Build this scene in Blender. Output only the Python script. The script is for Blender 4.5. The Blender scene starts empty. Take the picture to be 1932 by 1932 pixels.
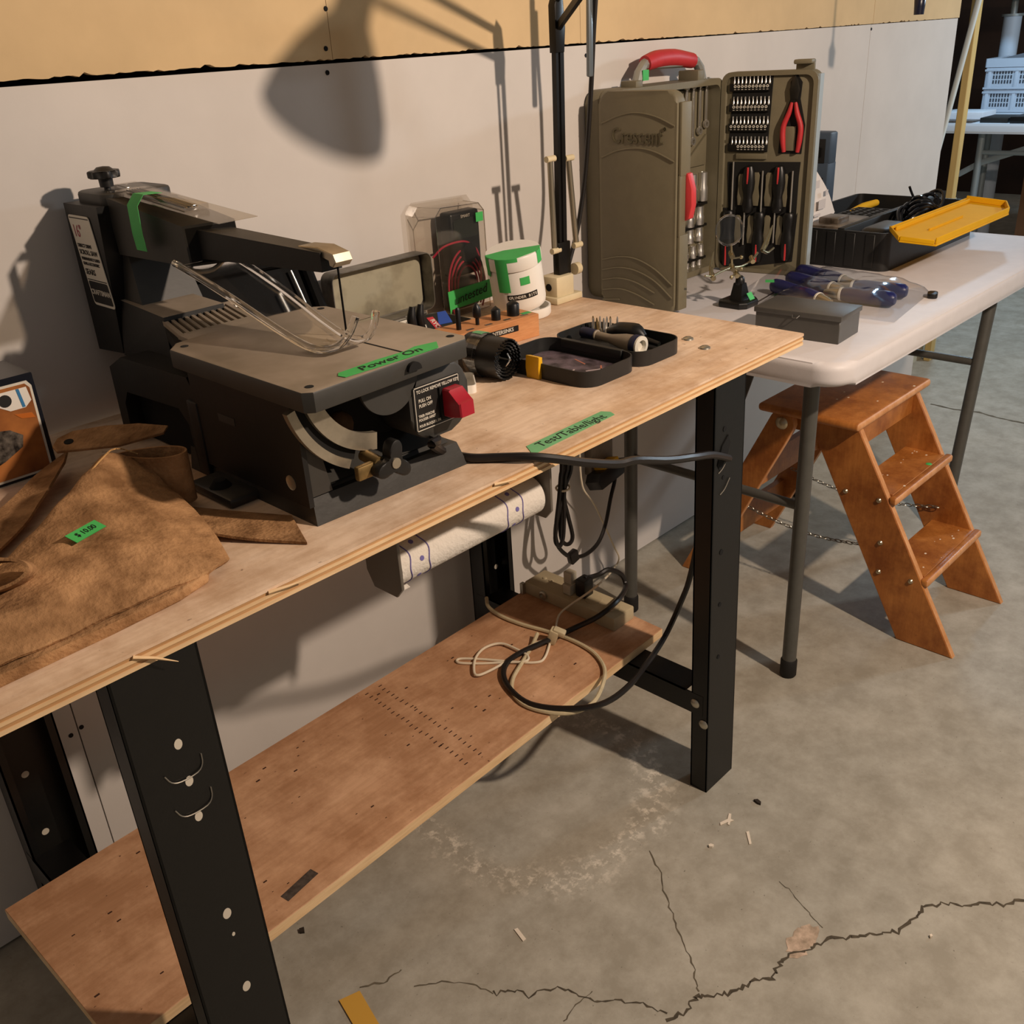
import bpy, bmesh, math, random
from mathutils import Vector, Matrix, Euler
random.seed(7)
S = bpy.context.scene
COL = S.collection

# ------------------------------------------------------------------ camera
cam = bpy.data.cameras.new('camera'); camo = bpy.data.objects.new('camera', cam); COL.objects.link(camo)
def set_cam(pos, yaw, pitch, roll, fpx):
    cy, sy, cp, sp = math.cos(yaw), math.sin(yaw), math.cos(pitch), math.sin(pitch)
    f = Vector((sy*cp, cy*cp, sp)); r = Vector((cy, -sy, 0)); u = r.cross(f)
    cr, sr = math.cos(roll), math.sin(roll)
    r2 = r*cr + u*sr; u2 = -r*sr + u*cr
    M = Matrix(((r2.x, u2.x, -f.x, pos[0]), (r2.y, u2.y, -f.y, pos[1]), (r2.z, u2.z, -f.z, pos[2]), (0, 0, 0, 1)))
    camo.matrix_world = M
    cam.sensor_fit = 'HORIZONTAL'; cam.sensor_width = 36; cam.lens = fpx/1932*36
    cam.clip_start = .02; cam.clip_end = 60
set_cam((-1.3373, -1.3595, 1.2362), .7824, -.4545, -.062, 1819.93)
S.camera = camo

# ------------------------------------------------------------------ world, lamps, exposure
wd = bpy.data.worlds.new('world'); S.world = wd; wd.use_nodes = True
wd.node_tree.nodes['Background'].inputs[0].default_value = (1.0, .90, .82, 1)
wd.node_tree.nodes['Background'].inputs[1].default_value = .15
S.view_settings.view_transform = 'Standard'; S.view_settings.look = 'None'
S.view_settings.exposure = 0.0; S.view_settings.gamma = 1.0; S.view_settings.use_curve_mapping = False
def lamp(name, kind, loc, energy, color, size=.05, rot=None, size_y=None):
    l = bpy.data.lights.new(name, kind); l.energy = energy; l.color = color
    if kind == 'POINT': l.shadow_soft_size = size
    else:
        l.shape = 'RECTANGLE'; l.size = size; l.size_y = size_y or size
    o = bpy.data.objects.new(name, l); COL.objects.link(o); o.location = loc
    if rot: o.rotation_euler = rot
    return o
lamp('bare_bulb', 'POINT', (-.04, -1.86, 1.76), 128, (1.0, .80, .635), .03)
lamp('shop_light', 'POINT', (3.1, -1.45, 1.62), 80, (.74, .88, 1.0), .12)
lamp('far_fill', 'POINT', (3.55, .40, 2.15), 60, (.47, .74, 1.0), .10)  # added cool fill, placed to brighten the far crates and table

# ------------------------------------------------------------------ helpers
def lin(h):
    if isinstance(h, str):
        h = h.lstrip('#'); v = [int(h[i:i+2], 16)/255 for i in (0, 2, 4)]
        return tuple(c/12.92 if c <= .04045 else ((c+.055)/1.055)**2.4 for c in v)
    return tuple(h)
MATS = {}
def mat(name, col, rough=.5, metal=0., var=.0, vscale=20., col2=None, bump=0., bscale=60., stretch=(1, 1, 1), trans=0., ior=1.45, alpha=1., spec=.5, coat=0., emit=None, detail=4., lo=.35, hi=.65):
    """principled material; col mixed to col2 by noise (or darkened by var), optional bump"""
    if name in MATS: return MATS[name]
    m = bpy.data.materials.new(name); m.use_nodes = True; nt = m.node_tree; N = nt.nodes; L = nt.links
    b = N['Principled BSDF']; c = lin(col)
    b.inputs['Base Color'].default_value = (*c, 1); b.inputs['Roughness'].default_value = rough; b.inputs['Metallic'].default_value = metal
    b.inputs['Specular IOR Level'].default_value = spec; b.inputs['IOR'].default_value = ior
    if trans: b.inputs['Transmission Weight'].default_value = trans
    if coat: b.inputs['Coat Weight'].default_value = coat
    if alpha < 1: b.inputs['Alpha'].default_value = alpha
    if emit: b.inputs['Emission Color'].default_value = (*lin(emit[0]), 1); b.inputs['Emission Strength'].default_value = emit[1]
    if var or col2 or bump:
        tc = N.new('ShaderNodeTexCoord'); mp = N.new('ShaderNodeMapping'); mp.inputs['Scale'].default_value = stretch
        L.new(tc.outputs['Object'], mp.inputs['Vector'])
    if var or col2:
        nz = N.new('ShaderNodeTexNoise'); nz.inputs['Scale'].default_value = vscale; nz.inputs['Detail'].default_value = detail; nz.inputs['Roughness'].default_value = .6
        L.new(mp.outputs[0], nz.inputs['Vector'])
        rp = N.new('ShaderNodeValToRGB'); rp.color_ramp.elements[0].position = lo; rp.color_ramp.elements[1].position = hi
        c2 = lin(col2) if col2 else tuple(x*(1-var) for x in c)
        rp.color_ramp.elements[0].color = (*c2, 1); rp.color_ramp.elements[1].color = (*c, 1)
        L.new(nz.outputs['Fac'], rp.inputs[0]); L.new(rp.outputs[0], b.inputs['Base Color'])
    if bump:
        n2 = N.new('ShaderNodeTexNoise'); n2.inputs['Scale'].default_value = bscale; n2.inputs['Detail'].default_value = 5
        L.new(mp.outputs[0], n2.inputs['Vector'])
        bp = N.new('ShaderNodeBump'); bp.inputs['Strength'].default_value = bump; bp.inputs['Distance'].default_value = .004
        L.new(n2.outputs['Fac'], bp.inputs['Height']); L.new(bp.outputs[0], b.inputs['Normal'])
    MATS[name] = m; return m

def node(nt, kind, **kw):
    n = nt.nodes.new(kind)
    for k, v in kw.items():
        if k.startswith('i_'): n.inputs[int(k[2:]) if k[2:].isdigit() else k[2:]].default_value = v
        else: setattr(n, k, v)
    return n

def thing(name, label, cat, loc=(0, 0, 0), rz=0., group=None, rot=None):
    o = bpy.data.objects.new(name, None); COL.objects.link(o); o.empty_display_size = .02
    o.location = loc; o.rotation_euler = rot if rot else (0, 0, rz)
    o['label'] = label; o['category'] = cat
    if group: o['group'] = group
    M = Matrix.Translation(loc) @ Euler(o.rotation_euler).to_matrix().to_4x4()
    o['_m'] = [x for r in M for x in r]
    return o
def rootM(o):
    m = list(o['_m']); return Matrix([m[i*4:i*4+4] for i in range(4)])
def tag(o, label, cat, group=None):
    o['label'] = label; o['category'] = cat
    if group: o['group'] = group
    return o

class B:
    """collects shapes in one bmesh; .done() links it as one object"""
    def __init__(s): s.bm = bmesh.new(); s.M = Matrix()
    def _x(s, vs, M=None):
        M = s.M @ M if M is not None else s.M
        for v in vs: v.co = M @ v.co
    def box(s, x0, x1, y0, y1, z0, z1, M=None, bev=0., seg=2):
        P = [(x, y, z) for z in (z0, z1) for y in (y0, y1) for x in (x0, x1)]
        v = [s.bm.verts.new(p) for p in P]
        F = [s.bm.faces.new([v[i] for i in q]) for q in ((0, 2, 3, 1), (4, 5, 7, 6), (0, 1, 5, 4), (2, 6, 7, 3), (0, 4, 6, 2), (1, 3, 7, 5))]
        if bev:
            E = list({e for f in F for e in f.edges})
            r = bmesh.ops.bevel(s.bm, geom=E, offset=bev, segments=seg, profile=.5, affect='EDGES', clamp_overlap=True)
            vv = {w for f in r['faces'] for w in f.verts}
            for w in list(vv):
                for f in w.link_faces: vv.update(f.verts)
            v = list(vv)
        s._x(v, M); return s
    def cb(s, c, d, M=None, bev=0., seg=2):
        return s.box(c[0]-d[0]/2, c[0]+d[0]/2, c[1]-d[1]/2, c[1]+d[1]/2, c[2]-d[2]/2, c[2]+d[2]/2, M, bev, seg)
    def prism(s, poly, h0, h1, axis='z', M=None, bev=0., seg=2):
        """extrude a 2-D polygon: axis z -> (x,y); y -> (x,z); x -> (y,z)"""
        f = {'z': lambda a, b, h: (a, b, h), 'y': lambda a, b, h: (a, h, b), 'x': lambda a, b, h: (h, a, b)}[axis]
        n = len(poly)
        lo = [s.bm.verts.new(f(a, b, h0)) for a, b in poly]; hi = [s.bm.verts.new(f(a, b, h1)) for a, b in poly]
        F = [s.bm.faces.new(lo[::-1]), s.bm.faces.new(hi)]
        for i in range(n): F.append(s.bm.faces.new((lo[i], lo[(i+1) % n], hi[(i+1) % n], hi[i])))
        v = lo+hi
        if bev:
            E = list({e for q in F[:2] for e in q.edges})
            r = bmesh.ops.bevel(s.bm, geom=E, offset=bev, segments=seg, profile=.5, affect='EDGES', clamp_overlap=True)
            vv = set(w for w in v if w.is_valid)
            for q in r['faces']: vv.update(q.verts)
            for w in list(vv):
                for q in w.link_faces: vv.update(q.verts)
            v = list(vv)
        s._x(v, M); return s
    def lathe(s, prof, n=24, M=None, a0=0., a1=2*math.pi):
        full = abs(a1-a0-2*math.pi) < 1e-6; k = n if full else n+1; rings = []; vs = []
        for r, z in prof:
            if r < 1e-6: w = [s.bm.verts.new((0, 0, z))]
            else: w = [s.bm.verts.new((r*math.cos(a0+(a1-a0)*i/n), r*math.sin(a0+(a1-a0)*i/n), z)) for i in range(k)]
            rings.append(w); vs += w
        for a, b in zip(rings, rings[1:]):
            for i in range(n if full else k-1):
                j = (i+1) % k
                q = [a[i] if len(a) > 1 else a[0], a[j] if len(a) > 1 else None, b[j] if len(b) > 1 else b[0], b[i] if len(b) > 1 else None]
                q = [x for x in q if x is not None]
                if len(set(q)) >= 3:
                    try: s.bm.faces.new(q)
                    except ValueError: pass
        s._x(vs, M); return s
    def cyl(s, p0, p1, r0, r1=None, n=16, M=None):
        r1 = r0 if r1 is None else r1
        p0, p1 = Vector(p0), Vector(p1); d = p1-p0; q = Vector((0, 0, 1)).rotation_difference(d.normalized()).to_matrix().to_4x4()
        Mx = Matrix.Translation(p0) @ q
        return s.lathe([(0, 0), (r0, 0), (r1, d.length), (0, d.length)], n, (M @ Mx) if M is not None else Mx)
    def tube(s, pts, r, n=8, sub=0, M=None, closed=False, flat=None, caps=True):
        """tube through pts (Catmull-Rom when sub>0); r number or list; flat=(rx,ry) for a strip"""
        P = [Vector(p) for p in pts]
        R = list(r) if isinstance(r, (list, tuple)) else [r]*len(P)
        if sub:
            Q, RR = [], []; m = len(P)
            for i in range(m if closed else m-1):
                a, b, c, d = (P[(i-1) % m] if closed or i > 0 else P[0]*2-P[1]), P[i], P[(i+1) % m], (P[(i+2) % m] if closed or i+2 < m else P[-1]*2-P[-2])
                for k in range(sub):
                    t = k/sub
                    Q.append(.5*((2*b)+(c-a)*t+(2*a-5*b+4*c-d)*t*t+(3*b-a-3*c+d)*t**3)); RR.append(R[i]*(1-t)+R[(i+1) % m]*t)
            if not closed: Q.append(P[-1]); RR.append(R[-1])
            P, R = Q, RR
        m = len(P); rings = []; up = None; vs = []
        for i in range(m):
            t = ((P[(i+1) % m] if closed or i < m-1 else P[i]) - (P[i-1] if closed or i > 0 else P[i])).normalized()
            if up is None:
                up = Vector((0, 0, 1)) if abs(t.z) < .9 else Vector((1, 0, 0))
            side = t.cross(up)
            if side.length < 1e-5: side = t.orthogonal()
            side.normalize(); up = side.cross(t).normalized()
            rx, ry = (flat[0], flat[1]) if flat else (R[i], R[i])
            w = [s.bm.verts.new(P[i] + side*rx*math.cos(2*math.pi*k/n) + up*ry*math.sin(2*math.pi*k/n)) for k in range(n)]
            rings.append(w); vs += w
        for i in range(m if closed else m-1):
            a, b = rings[i], rings[(i+1) % m]
            for k in range(n): s.bm.faces.new((a[k], a[(k+1) % n], b[(k+1) % n], b[k]))
        if not closed and caps:
            s.bm.faces.new(rings[0][::-1]); s.bm.faces.new(rings[-1])
        s._x(vs, M); return s
    def sheet(s, grid, thick=0., M=None, closed_u=False):
        """grid[i][j] of points -> quad sheet, solidified when thick"""
        V = [[s.bm.verts.new(p) for p in row] for row in grid]; n, m = len(V), len(V[0]); fs = []
        for i in range(n if closed_u else n-1):
            for j in range(m-1):
                fs.append(s.bm.faces.new((V[i][j], V[(i+1) % n][j], V[(i+1) % n][j+1], V[i][j+1])))
        vs = [v for r in V for v in r]
        if thick:
            bmesh.ops.recalc_face_normals(s.bm, faces=fs)
            r = bmesh.ops.solidify(s.bm, geom=fs, thickness=thick)
            vs += [g for g in r['geom'] if isinstance(g, bmesh.types.BMVert) and g not in vs]
        s._x(list(dict.fromkeys(vs)), M); return s
    def sph(s, c, r, n=12, sc=(1, 1, 1), M=None):
        k = max(6, n//2)
        Mx = Matrix.Translation(c) @ Matrix.Diagonal((*sc, 1))
        return s.lathe([(r*math.sin(math.pi*i/k), -r*math.cos(math.pi*i/k)) for i in range(k+1)], n, (M @ Mx) if M is not None else Mx)
    def done(s, name, m, parent=None, world=False, smooth=True, label=None, kind=None, ang=40, mats=None, pick=None):
        bm = s.bm
        bmesh.ops.recalc_face_normals(bm, faces=bm.faces[:])
        root = parent
        while root is not None and root.parent is not None: root = root.parent
        if parent is not None and world:
            bmesh.ops.transform(bm, matrix=rootM(root).inverted(), verts=bm.verts[:])
        if smooth:
            lim = math.radians(ang)
            for f in bm.faces: f.smooth = True
            for e in bm.edges:
                if len(e.link_faces) == 2:
                    try:
                        if e.calc_face_angle() > lim: e.smooth = False
                    except ValueError: pass
                else: e.smooth = False
        me = bpy.data.meshes.new(name)
        for mm in (mats or [m]): me.materials.append(mm)
        if pick:
            for f in bm.faces: f.material_index = pick(f)
        bm.to_mesh(me); bm.free()
        o = bpy.data.objects.new(name, me); COL.objects.link(o)
        if parent is not None: o.parent = parent
        if label: o['label'] = label
        if kind: o['kind'] = kind
        return o

def copy_tree(o, parent=None):
    c = o.copy(); COL.objects.link(c); c.parent = parent
    for ch in list(o.children): copy_tree(ch, c)
    return c
def rotM(axis, deg): return Matrix.Rotation(math.radians(deg), 4, axis)
def T(x, y, z): return Matrix.Translation((x, y, z))
def frame(o, x, y):
    """matrix with origin o, local x along x, local y near y"""
    x = Vector(x).normalized(); y = Vector(y); z = x.cross(y).normalized(); y = z.cross(x)
    return Matrix(((x.x, y.x, z.x, o[0]), (x.y, y.y, z.y, o[1]), (x.z, y.z, z.z, o[2]), (0, 0, 0, 1)))
def rrect(w, h, r, n=5, cx=0., cy=0.):
    P = []
    for sx, sy, a in ((1, 1, 0), (-1, 1, 90), (-1, -1, 180), (1, -1, 270)):
        for i in range(n+1):
            t = math.radians(a+90*i/n); P.append((cx+sx*(w/2-r)+r*math.cos(t), cy+sy*(h/2-r)+r*math.sin(t)))
    return P
def text(name, s, size, m, parent, M, ext=.0004, align='CENTER', shear=0., world=False, sx=1., space=1., label=None, bold=0.):
    """flat lettering as a thin mesh; M places it (x right, y up, z out)"""
    cu = bpy.data.curves.new(name, 'FONT'); cu.body = s; cu.size = size; cu.extrude = ext; cu.align_x = align; cu.align_y = 'CENTER'; cu.shear = shear
    cu.space_character = space; cu.resolution_u = 3; cu.offset = bold
    o = bpy.data.objects.new(name, cu); COL.objects.link(o)
    dg = bpy.context.evaluated_depsgraph_get(); me = bpy.data.meshes.new_from_object(o.evaluated_get(dg))
    bpy.data.objects.remove(o); bpy.data.curves.remove(cu)
    me.name = name; me.materials.clear(); me.materials.append(m)
    root = parent
    while root is not None and root.parent is not None: root = root.parent
    X = M @ Matrix.Diagonal((sx, 1, 1, 1))
    if world and root is not None: X = rootM(root).inverted() @ X
    me.transform(X)
    r = bpy.data.objects.new(name, me); COL.objects.link(r); r.parent = parent
    if label: r['label'] = label
    return r
# ------------------------------------------------------------------ setting
def struct(o, label=None):
    o['kind'] = 'structure'
    if label: o['label'] = label
    return o
def concrete():
    m = bpy.data.materials.new('concrete'); m.use_nodes = True; nt = m.node_tree; L = nt.links; b = nt.nodes['Principled BSDF']
    tc = node(nt, 'ShaderNodeTexCoord')
    def noise(sc, det=6, ro=.6):
        n = node(nt, 'ShaderNodeTexNoise'); n.inputs['Scale'].default_value = sc; n.inputs['Detail'].default_value = det; n.inputs['Roughness'].default_value = ro
        L.new(tc.outputs['Object'], n.inputs['Vector']); return n
    def ramp(src, p0, p1, c0, c1):
        r = node(nt, 'ShaderNodeValToRGB'); e = r.color_ramp.elements; e[0].position = p0; e[1].position = p1; e[0].color = (*lin(c0), 1); e[1].color = (*lin(c1), 1)
        L.new(src, r.inputs[0]); return r
    def mix(f, a, c, mode='MIX'):
        x = node(nt, 'ShaderNodeMix', data_type='RGBA', blend_type=mode)
        if hasattr(f, 'links'): L.new(f, x.inputs['Factor'])
        else: x.inputs['Factor'].default_value = f
        L.new(a, x.inputs['A']); L.new(c, x.inputs['B']); return x.outputs['Result']
    base = ramp(noise(1.6, 5).outputs['Fac'], .35, .7, '#a8a396', '#bab3a4').outputs[0]
    mot = ramp(noise(14, 8, .7).outputs['Fac'], .38, .66, '#b9b3a8', '#ffffff').outputs[0]
    col = mix(.55, base, mot, 'MULTIPLY')
    sp = ramp(noise(170, 2).outputs['Fac'], .24, .30, '#6d675c', '#ffffff').outputs[0]
    col = mix(.6, col, sp, 'MULTIPLY')
    # white mineral bloom: a broken ring left by a dried puddle in front of the shelf
    sx = node(nt, 'ShaderNodeSeparateXYZ'); L.new(tc.outputs['Object'], sx.inputs[0])
    wob = noise(9, 3)
    vm = node(nt, 'ShaderNodeVectorMath', operation='DISTANCE'); L.new(tc.outputs['Object'], vm.inputs[0]); vm.inputs[1].default_value = (-.36, -.40, 0)
    ad = node(nt, 'ShaderNodeMath', operation='MULTIPLY_ADD'); L.new(wob.outputs['Fac'], ad.inputs[0]); ad.inputs[1].default_value = .10; L.new(vm.outputs['Value'], ad.inputs[2])
    ring = node(nt, 'ShaderNodeValToRGB'); e = ring.color_ramp.elements
    e[0].position = .215; e[0].color = (0, 0, 0, 1); e[1].position = .31; e[1].color = (0, 0, 0, 1)
    k = ring.color_ramp.elements.new(.262); k.color = (1, 1, 1, 1)
    L.new(ad.outputs[0], ring.inputs[0])
    gr = node(nt, 'ShaderNodeValToRGB'); gr.color_ramp.elements[0].position = .50; gr.color_ramp.elements[1].position = .62; L.new(noise(55, 4, .7).outputs['Fac'], gr.inputs[0])
    mm = node(nt, 'ShaderNodeMath', operation='MULTIPLY'); L.new(ring.outputs[0], mm.inputs[0]); L.new(gr.outputs[0], mm.inputs[1])
    ml = node(nt, 'ShaderNodeMath', operation='MULTIPLY'); L.new(mm.outputs[0], ml.inputs[0]); ml.inputs[1].default_value = .7
    wh = node(nt, 'ShaderNodeRGB'); wh.outputs[0].default_value = (*lin('#e6dccb'), 1)
    col = mix(ml.outputs[0], col, wh.outputs[0])
    L.new(col, b.inputs['Base Color']); b.inputs['Roughness'].default_value = .62; b.inputs['Specular IOR Level'].default_value = .35
    bp = node(nt, 'ShaderNodeBump'); bp.inputs['Strength'].default_value = .12; bp.inputs['Distance'].default_value = .004
    L.new(noise(40, 8, .7).outputs['Fac'], bp.inputs['Height']); L.new(bp.outputs[0], b.inputs['Normal'])
    return m
b = B(); b.box(-4.5, 7.5, -5.0, 3.0, -.06, 0); floor = struct(b.done('floor', concrete(), smooth=False))

# cracks and chips in the slab: thin ragged dark strips lying in the surface
M_crack = mat('crack', '#574d3d', .9, var=.5, vscale=80)
M_crack2 = mat('hairline', '#6a604e', .9, var=.4, vscale=60)
def crack(pts, w, seed, m=M_crack, sub=5, jit=.006):
    rnd = random.Random(seed); P = []
    for (x0, y0), (x1, y1) in zip(pts, pts[1:]):
        for k in range(sub):
            t = k/sub; P.append((x0+(x1-x0)*t+rnd.uniform(-jit, jit), y0+(y1-y0)*t+rnd.uniform(-jit, jit)))
    P.append(pts[-1]); b = B(); L_, R_ = [], []
    for i, (x, y) in enumerate(P):
        a = P[max(i-1, 0)]; c = P[min(i+1, len(P)-1)]; d = Vector((c[0]-a[0], c[1]-a[1])).normalized(); n = Vector((-d.y, d.x))
        h = w*rnd.uniform(.35, 1.2)*.5
        L_.append((x+n.x*h, y+n.y*h, .0006)); R_.append((x-n.x*h, y-n.y*h, .0006))
    b.sheet([L_, R_]); return b.done('crack', m, floor, smooth=False)
CR = [([(-0.586, -0.851), (-0.558, -0.86), (-0.53, -0.858), (-0.52, -0.865), (-0.502, -0.887), (-0.477, -0.901), (-0.458, -0.903), (-0.433, -0.924), (-0.414, -0.921), (-0.391, -0.919), (-0.357, -0.939), (-0.339, -0.943), (-0.31, -0.96), (-0.286, -0.98), (-0.263, -1.001), (-0.24, -1.022), (-0.198, -1.034), (-0.174, -1.033), (-0.152, -1.046), (-0.132, -1.075), (-0.107, -1.096), (-0.087, -1.127), (-0.057, -1.141), (-0.042, -1.156)], 0.005, 1, 1), ([(-0.718, -0.637), (-0.697, -0.653), (-0.686, -0.677), (-0.65, -0.696), (-0.641, -0.73), (-0.629, -0.761), (-0.606, -0.782), (-0.591, -0.809), (-0.579, -0.843)], 0.003, 2, 1), ([(-0.785, -0.541), (-0.755, -0.565), (-0.727, -0.602), (-0.718, -0.637)], 0.002, 3, 0), ([(-0.839, -0.48), (-0.812, -0.502), (-0.78, -0.505)], 0.003, 4, 0), ([(-0.352, -0.646), (-0.379, -0.687), (-0.411, -0.719), (-0.434, -0.752), (-0.461, -0.783), (-0.478, -0.811), (-0.501, -0.836), (-0.521, -0.857)], 0.0022, 5, 0), ([(-0.685, -0.743), (-0.652, -0.739), (-0.621, -0.742)], 0.0018, 6, 0), ([(1.974, -0.154), (1.968, -0.239), (1.983, -0.314), (1.967, -0.398), (1.966, -0.482)], 0.012, 7, 0), ([(-0.269, -0.843), (-0.278, -0.87), (-0.294, -0.906), (-0.307, -0.936)], 0.0012, 8, 0)]
for pts, w, sd, kind in CR: crack(pts, w, sd, M_crack if kind else M_crack2, jit=.004 if kind else .002)
M_spall = mat('spall', '#c9b09a', .95, col2='#8d7c68', vscale=45, bump=.5, bscale=60)
b = B(); rnd = random.Random(3); n = 26; cx, cy = (-0.346, -0.924)
P = [(cx+(.026+.018*rnd.random())*math.cos(2*math.pi*i/n)*1.0, cy+(.013+.010*rnd.random())*math.sin(2*math.pi*i/n), .0005) for i in range(n)]
b.bm.faces.new([b.bm.verts.new(p) for p in P]); b.done('spalled_patch', M_spall, floor, smooth=False)

# back wall: white sheets below, yellow-tan sheets above with a torn lower edge, dark slot between
M_white = mat('white_board', '#d2cbc4', .85, var=.07, vscale=5, bump=.03, bscale=180)
M_yel = mat('tan_board', '#d5b88c', .9, var=.10, vscale=7, bump=.05, bscale=120)
M_core = mat('gypsum_core', '#b49b74', .95, var=.4, vscale=160, bump=.4, bscale=200)
M_dark = mat('dark_void', '#1d130a', .95)
XE = 2.165
b = B(); b.box(-3.2, XE-.012, .038, .05, 0, 2.44); wall = struct(b.done('wall_back', M_dark, smooth=False))
SEAM = 1.2185
for x0, x1 in ((-3.2, -.9705), (-.9685, 1.549), (1.551, XE)):
    b = B(); b.box(x0, x1, 0, .0125, .006, SEAM); b.done('lower_sheet', M_white, wall, smooth=False)
def ragged(x0, x1, gap0, gap1, seed):
    rnd = random.Random(seed); P = [(x1, 2.44), (x0, 2.44)]; n = int((x1-x0)/.008)
    for i in range(n+1):
        x = x0+(x1-x0)*i/n; g = gap0+(gap1-gap0)*max(0, min(1, (x+1.3)/2.4))
        P.append((x, SEAM+g*(.75+.35*rnd.random())+(.004*rnd.random() if rnd.random() > .85 else 0)))
    b = B(); b.prism(P, 0.0, .0125, 'y'); return b
for k, (x0, x1) in enumerate(((-3.2, -.3205), (-.3195, .2845), (.2855, 1.56), (1.562, XE+.01))):
    ragged(x0, x1, .0095, .0018, k).done('upper_sheet', M_yel, wall, smooth=False)
M_screw = mat('black_screw', '#17130f', .5, .6)
for x, z in ((-.322, 1.295), (-.331, 1.240), (-.334, 1.206), (-.982, .304), (-.964, .309), (1.553, 1.207), (.30, 1.20)):
    b = B(); b.cyl((x, .002, z), (x, -.0012, z), .0042, .0036, 12); b.cyl((x, -.0012, z), (x, -.0014, z), .0016, None, 6); b.done('screw', M_screw, wall)
# stuff beyond the sheets: open stud bay, far walls
M_stud = mat('pine_stud', '#cdb071', .8, var=.25, vscale=18, stretch=(1, 1, .08))
b = B(); b.box(2.435, 2.475, .042, .066, 0, 2.44, bev=.002, seg=1); b.done('stud', M_stud, wall)
b = B(); b.box(XE-.012, 2.60, .085, .10, .0, .60); b.done('backing_sheet', mat('grey_sheet', '#b3ae98', .9, var=.15, vscale=8), wall)
M_far = mat('far_dark_wall', '#3a2416', .9, var=.5, vscale=2.5)
b = B(); b.box(2.1, 7.5, 2.1, 2.16, 0, 2.44); struct(b.done('wall_far', M_far, smooth=False))
b = B(); b.box(6.6, 6.66, -5, 2.1, 0, 2.44); struct(b.done('wall_right', M_far, smooth=False))
# ------------------------------------------------------------------ workbench
ZB = .784
def wood(name, c1, c2, c3=None, rough=.6, sc=1., axis=0, spot=0., coat=0.):
    """long-grain wood: stretched noise plus a finer streak layer along axis"""
    m = bpy.data.materials.new(name); m.use_nodes = True; nt = m.node_tree; L = nt.links; bs = nt.nodes['Principled BSDF']
    tc = node(nt, 'ShaderNodeTexCoord'); mp = node(nt, 'ShaderNodeMapping'); st = [7*sc]*3; st[axis] = .7*sc; mp.inputs['Scale'].default_value = st
    L.new(tc.outputs['Object'], mp.inputs[0])
    def nz(s_, d=6, ro=.6, vec=None):
        n = node(nt, 'ShaderNodeTexNoise'); n.inputs['Scale'].default_value = s_; n.inputs['Detail'].default_value = d; n.inputs['Roughness'].default_value = ro
        L.new(vec or mp.outputs[0], n.inputs['Vector']); return n
    def rp(src, p0, p1, a, c):
        r = node(nt, 'ShaderNodeValToRGB'); e = r.color_ramp.elements; e[0].position = p0; e[1].position = p1; e[0].color = (*lin(a), 1); e[1].color = (*lin(c), 1); L.new(src, r.inputs[0]); return r.outputs[0]
    def mx(f, a, c, mode='MULTIPLY'):
        x = node(nt, 'ShaderNodeMix', data_type='RGBA', blend_type=mode); x.inputs['Factor'].default_value = f; L.new(a, x.inputs['A']); L.new(c, x.inputs['B']); return x.outputs['Result']
    col = rp(nz(2.2).outputs['Fac'], .33, .68, c2, c1)
    fine = rp(nz(16, 4).outputs['Fac'], .35, .6, '#c8bba8', '#ffffff'); col = mx(.28, col, fine)
    if c3:
        big = rp(nz(7, 7, .7, tc.outputs['Object']).outputs['Fac'], .40, .60, c3, '#ffffff'); col = mx(.75, col, big)
    if spot:
        sp = rp(nz(95, 2, .5, tc.outputs['Object']).outputs['Fac'], .22, .27, '#4a2c18', '#ffffff'); col = mx(spot, col, sp)
    L.new(col, bs.inputs['Base Color']); bs.inputs['Roughness'].default_value = rough; bs.inputs['Specular IOR Level'].default_value = .35
    if coat: bs.inputs['Coat Weight'].default_value = coat; bs.inputs['Coat Roughness'].default_value = .3
    bp = node(nt, 'ShaderNodeBump'); bp.inputs['Strength'].default_value = .12; bp.inputs['Distance'].default_value = .002
    L.new(nz(14, 4).outputs['Fac'], bp.inputs['Height']); L.new(bp.outputs[0], bs.inputs['Normal'])
    return m
M_ply = wood('birch_ply_face', '#ecd3ba', '#dfbf9e', '#cdbcaa', .62, spot=.5)
M_ply_l = wood('ply_light', '#e9cba0', '#dab586', None, .7, 2)
M_ply_d = wood('ply_dark', '#c9a071', '#b58a5c', None, .75, 2)
M_shelf = wood('reddish_board', '#dcb08b', '#cb9d78', '#c6b6a5', .7, spot=.7)
M_black = mat('black_paint', '#090807', .42, 0, var=.3, vscale=60, bump=.03, bscale=300)
M_blackrib = mat('black_paint_edge', '#2a2521', .4)
M_zinc = mat('zinc', '#b9b4a6', .35, .9)
M_brasst_ = mat('worn_edge', '#8d877c', .4, .7)
M_hole = mat('punched_hole', '#c9bfae', .6)

bench = thing('workbench', 'plywood-topped workbench with black steel legs against the white wall', 'workbench', (-.6, -.33, 0))
X0, X1, Y0, Y1 = -1.275, .079, -.6315, -.025
lay = [(.0180, .0148, 0, M_ply), (.0148, .0112, .0012, M_ply_d), (.0112, .0078, .0002, M_ply_l), (.0078, .0040, .0013, M_ply_d), (.0040, .0, .0001, M_ply_l)]
for k, (a, d, ins, m) in enumerate(lay):
    b = B(); z1, z0 = ZB-.018+a, ZB-.018+d
    P = rrect(X1-X0-2*ins, Y1-Y0-2*ins, .006, 3, (X0+X1)/2, (Y0+Y1)/2); b.prism(P, z0, z1)
    b.done('tabletop' if k == 0 else 'veneer_layer', m, bench, True)
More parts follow.
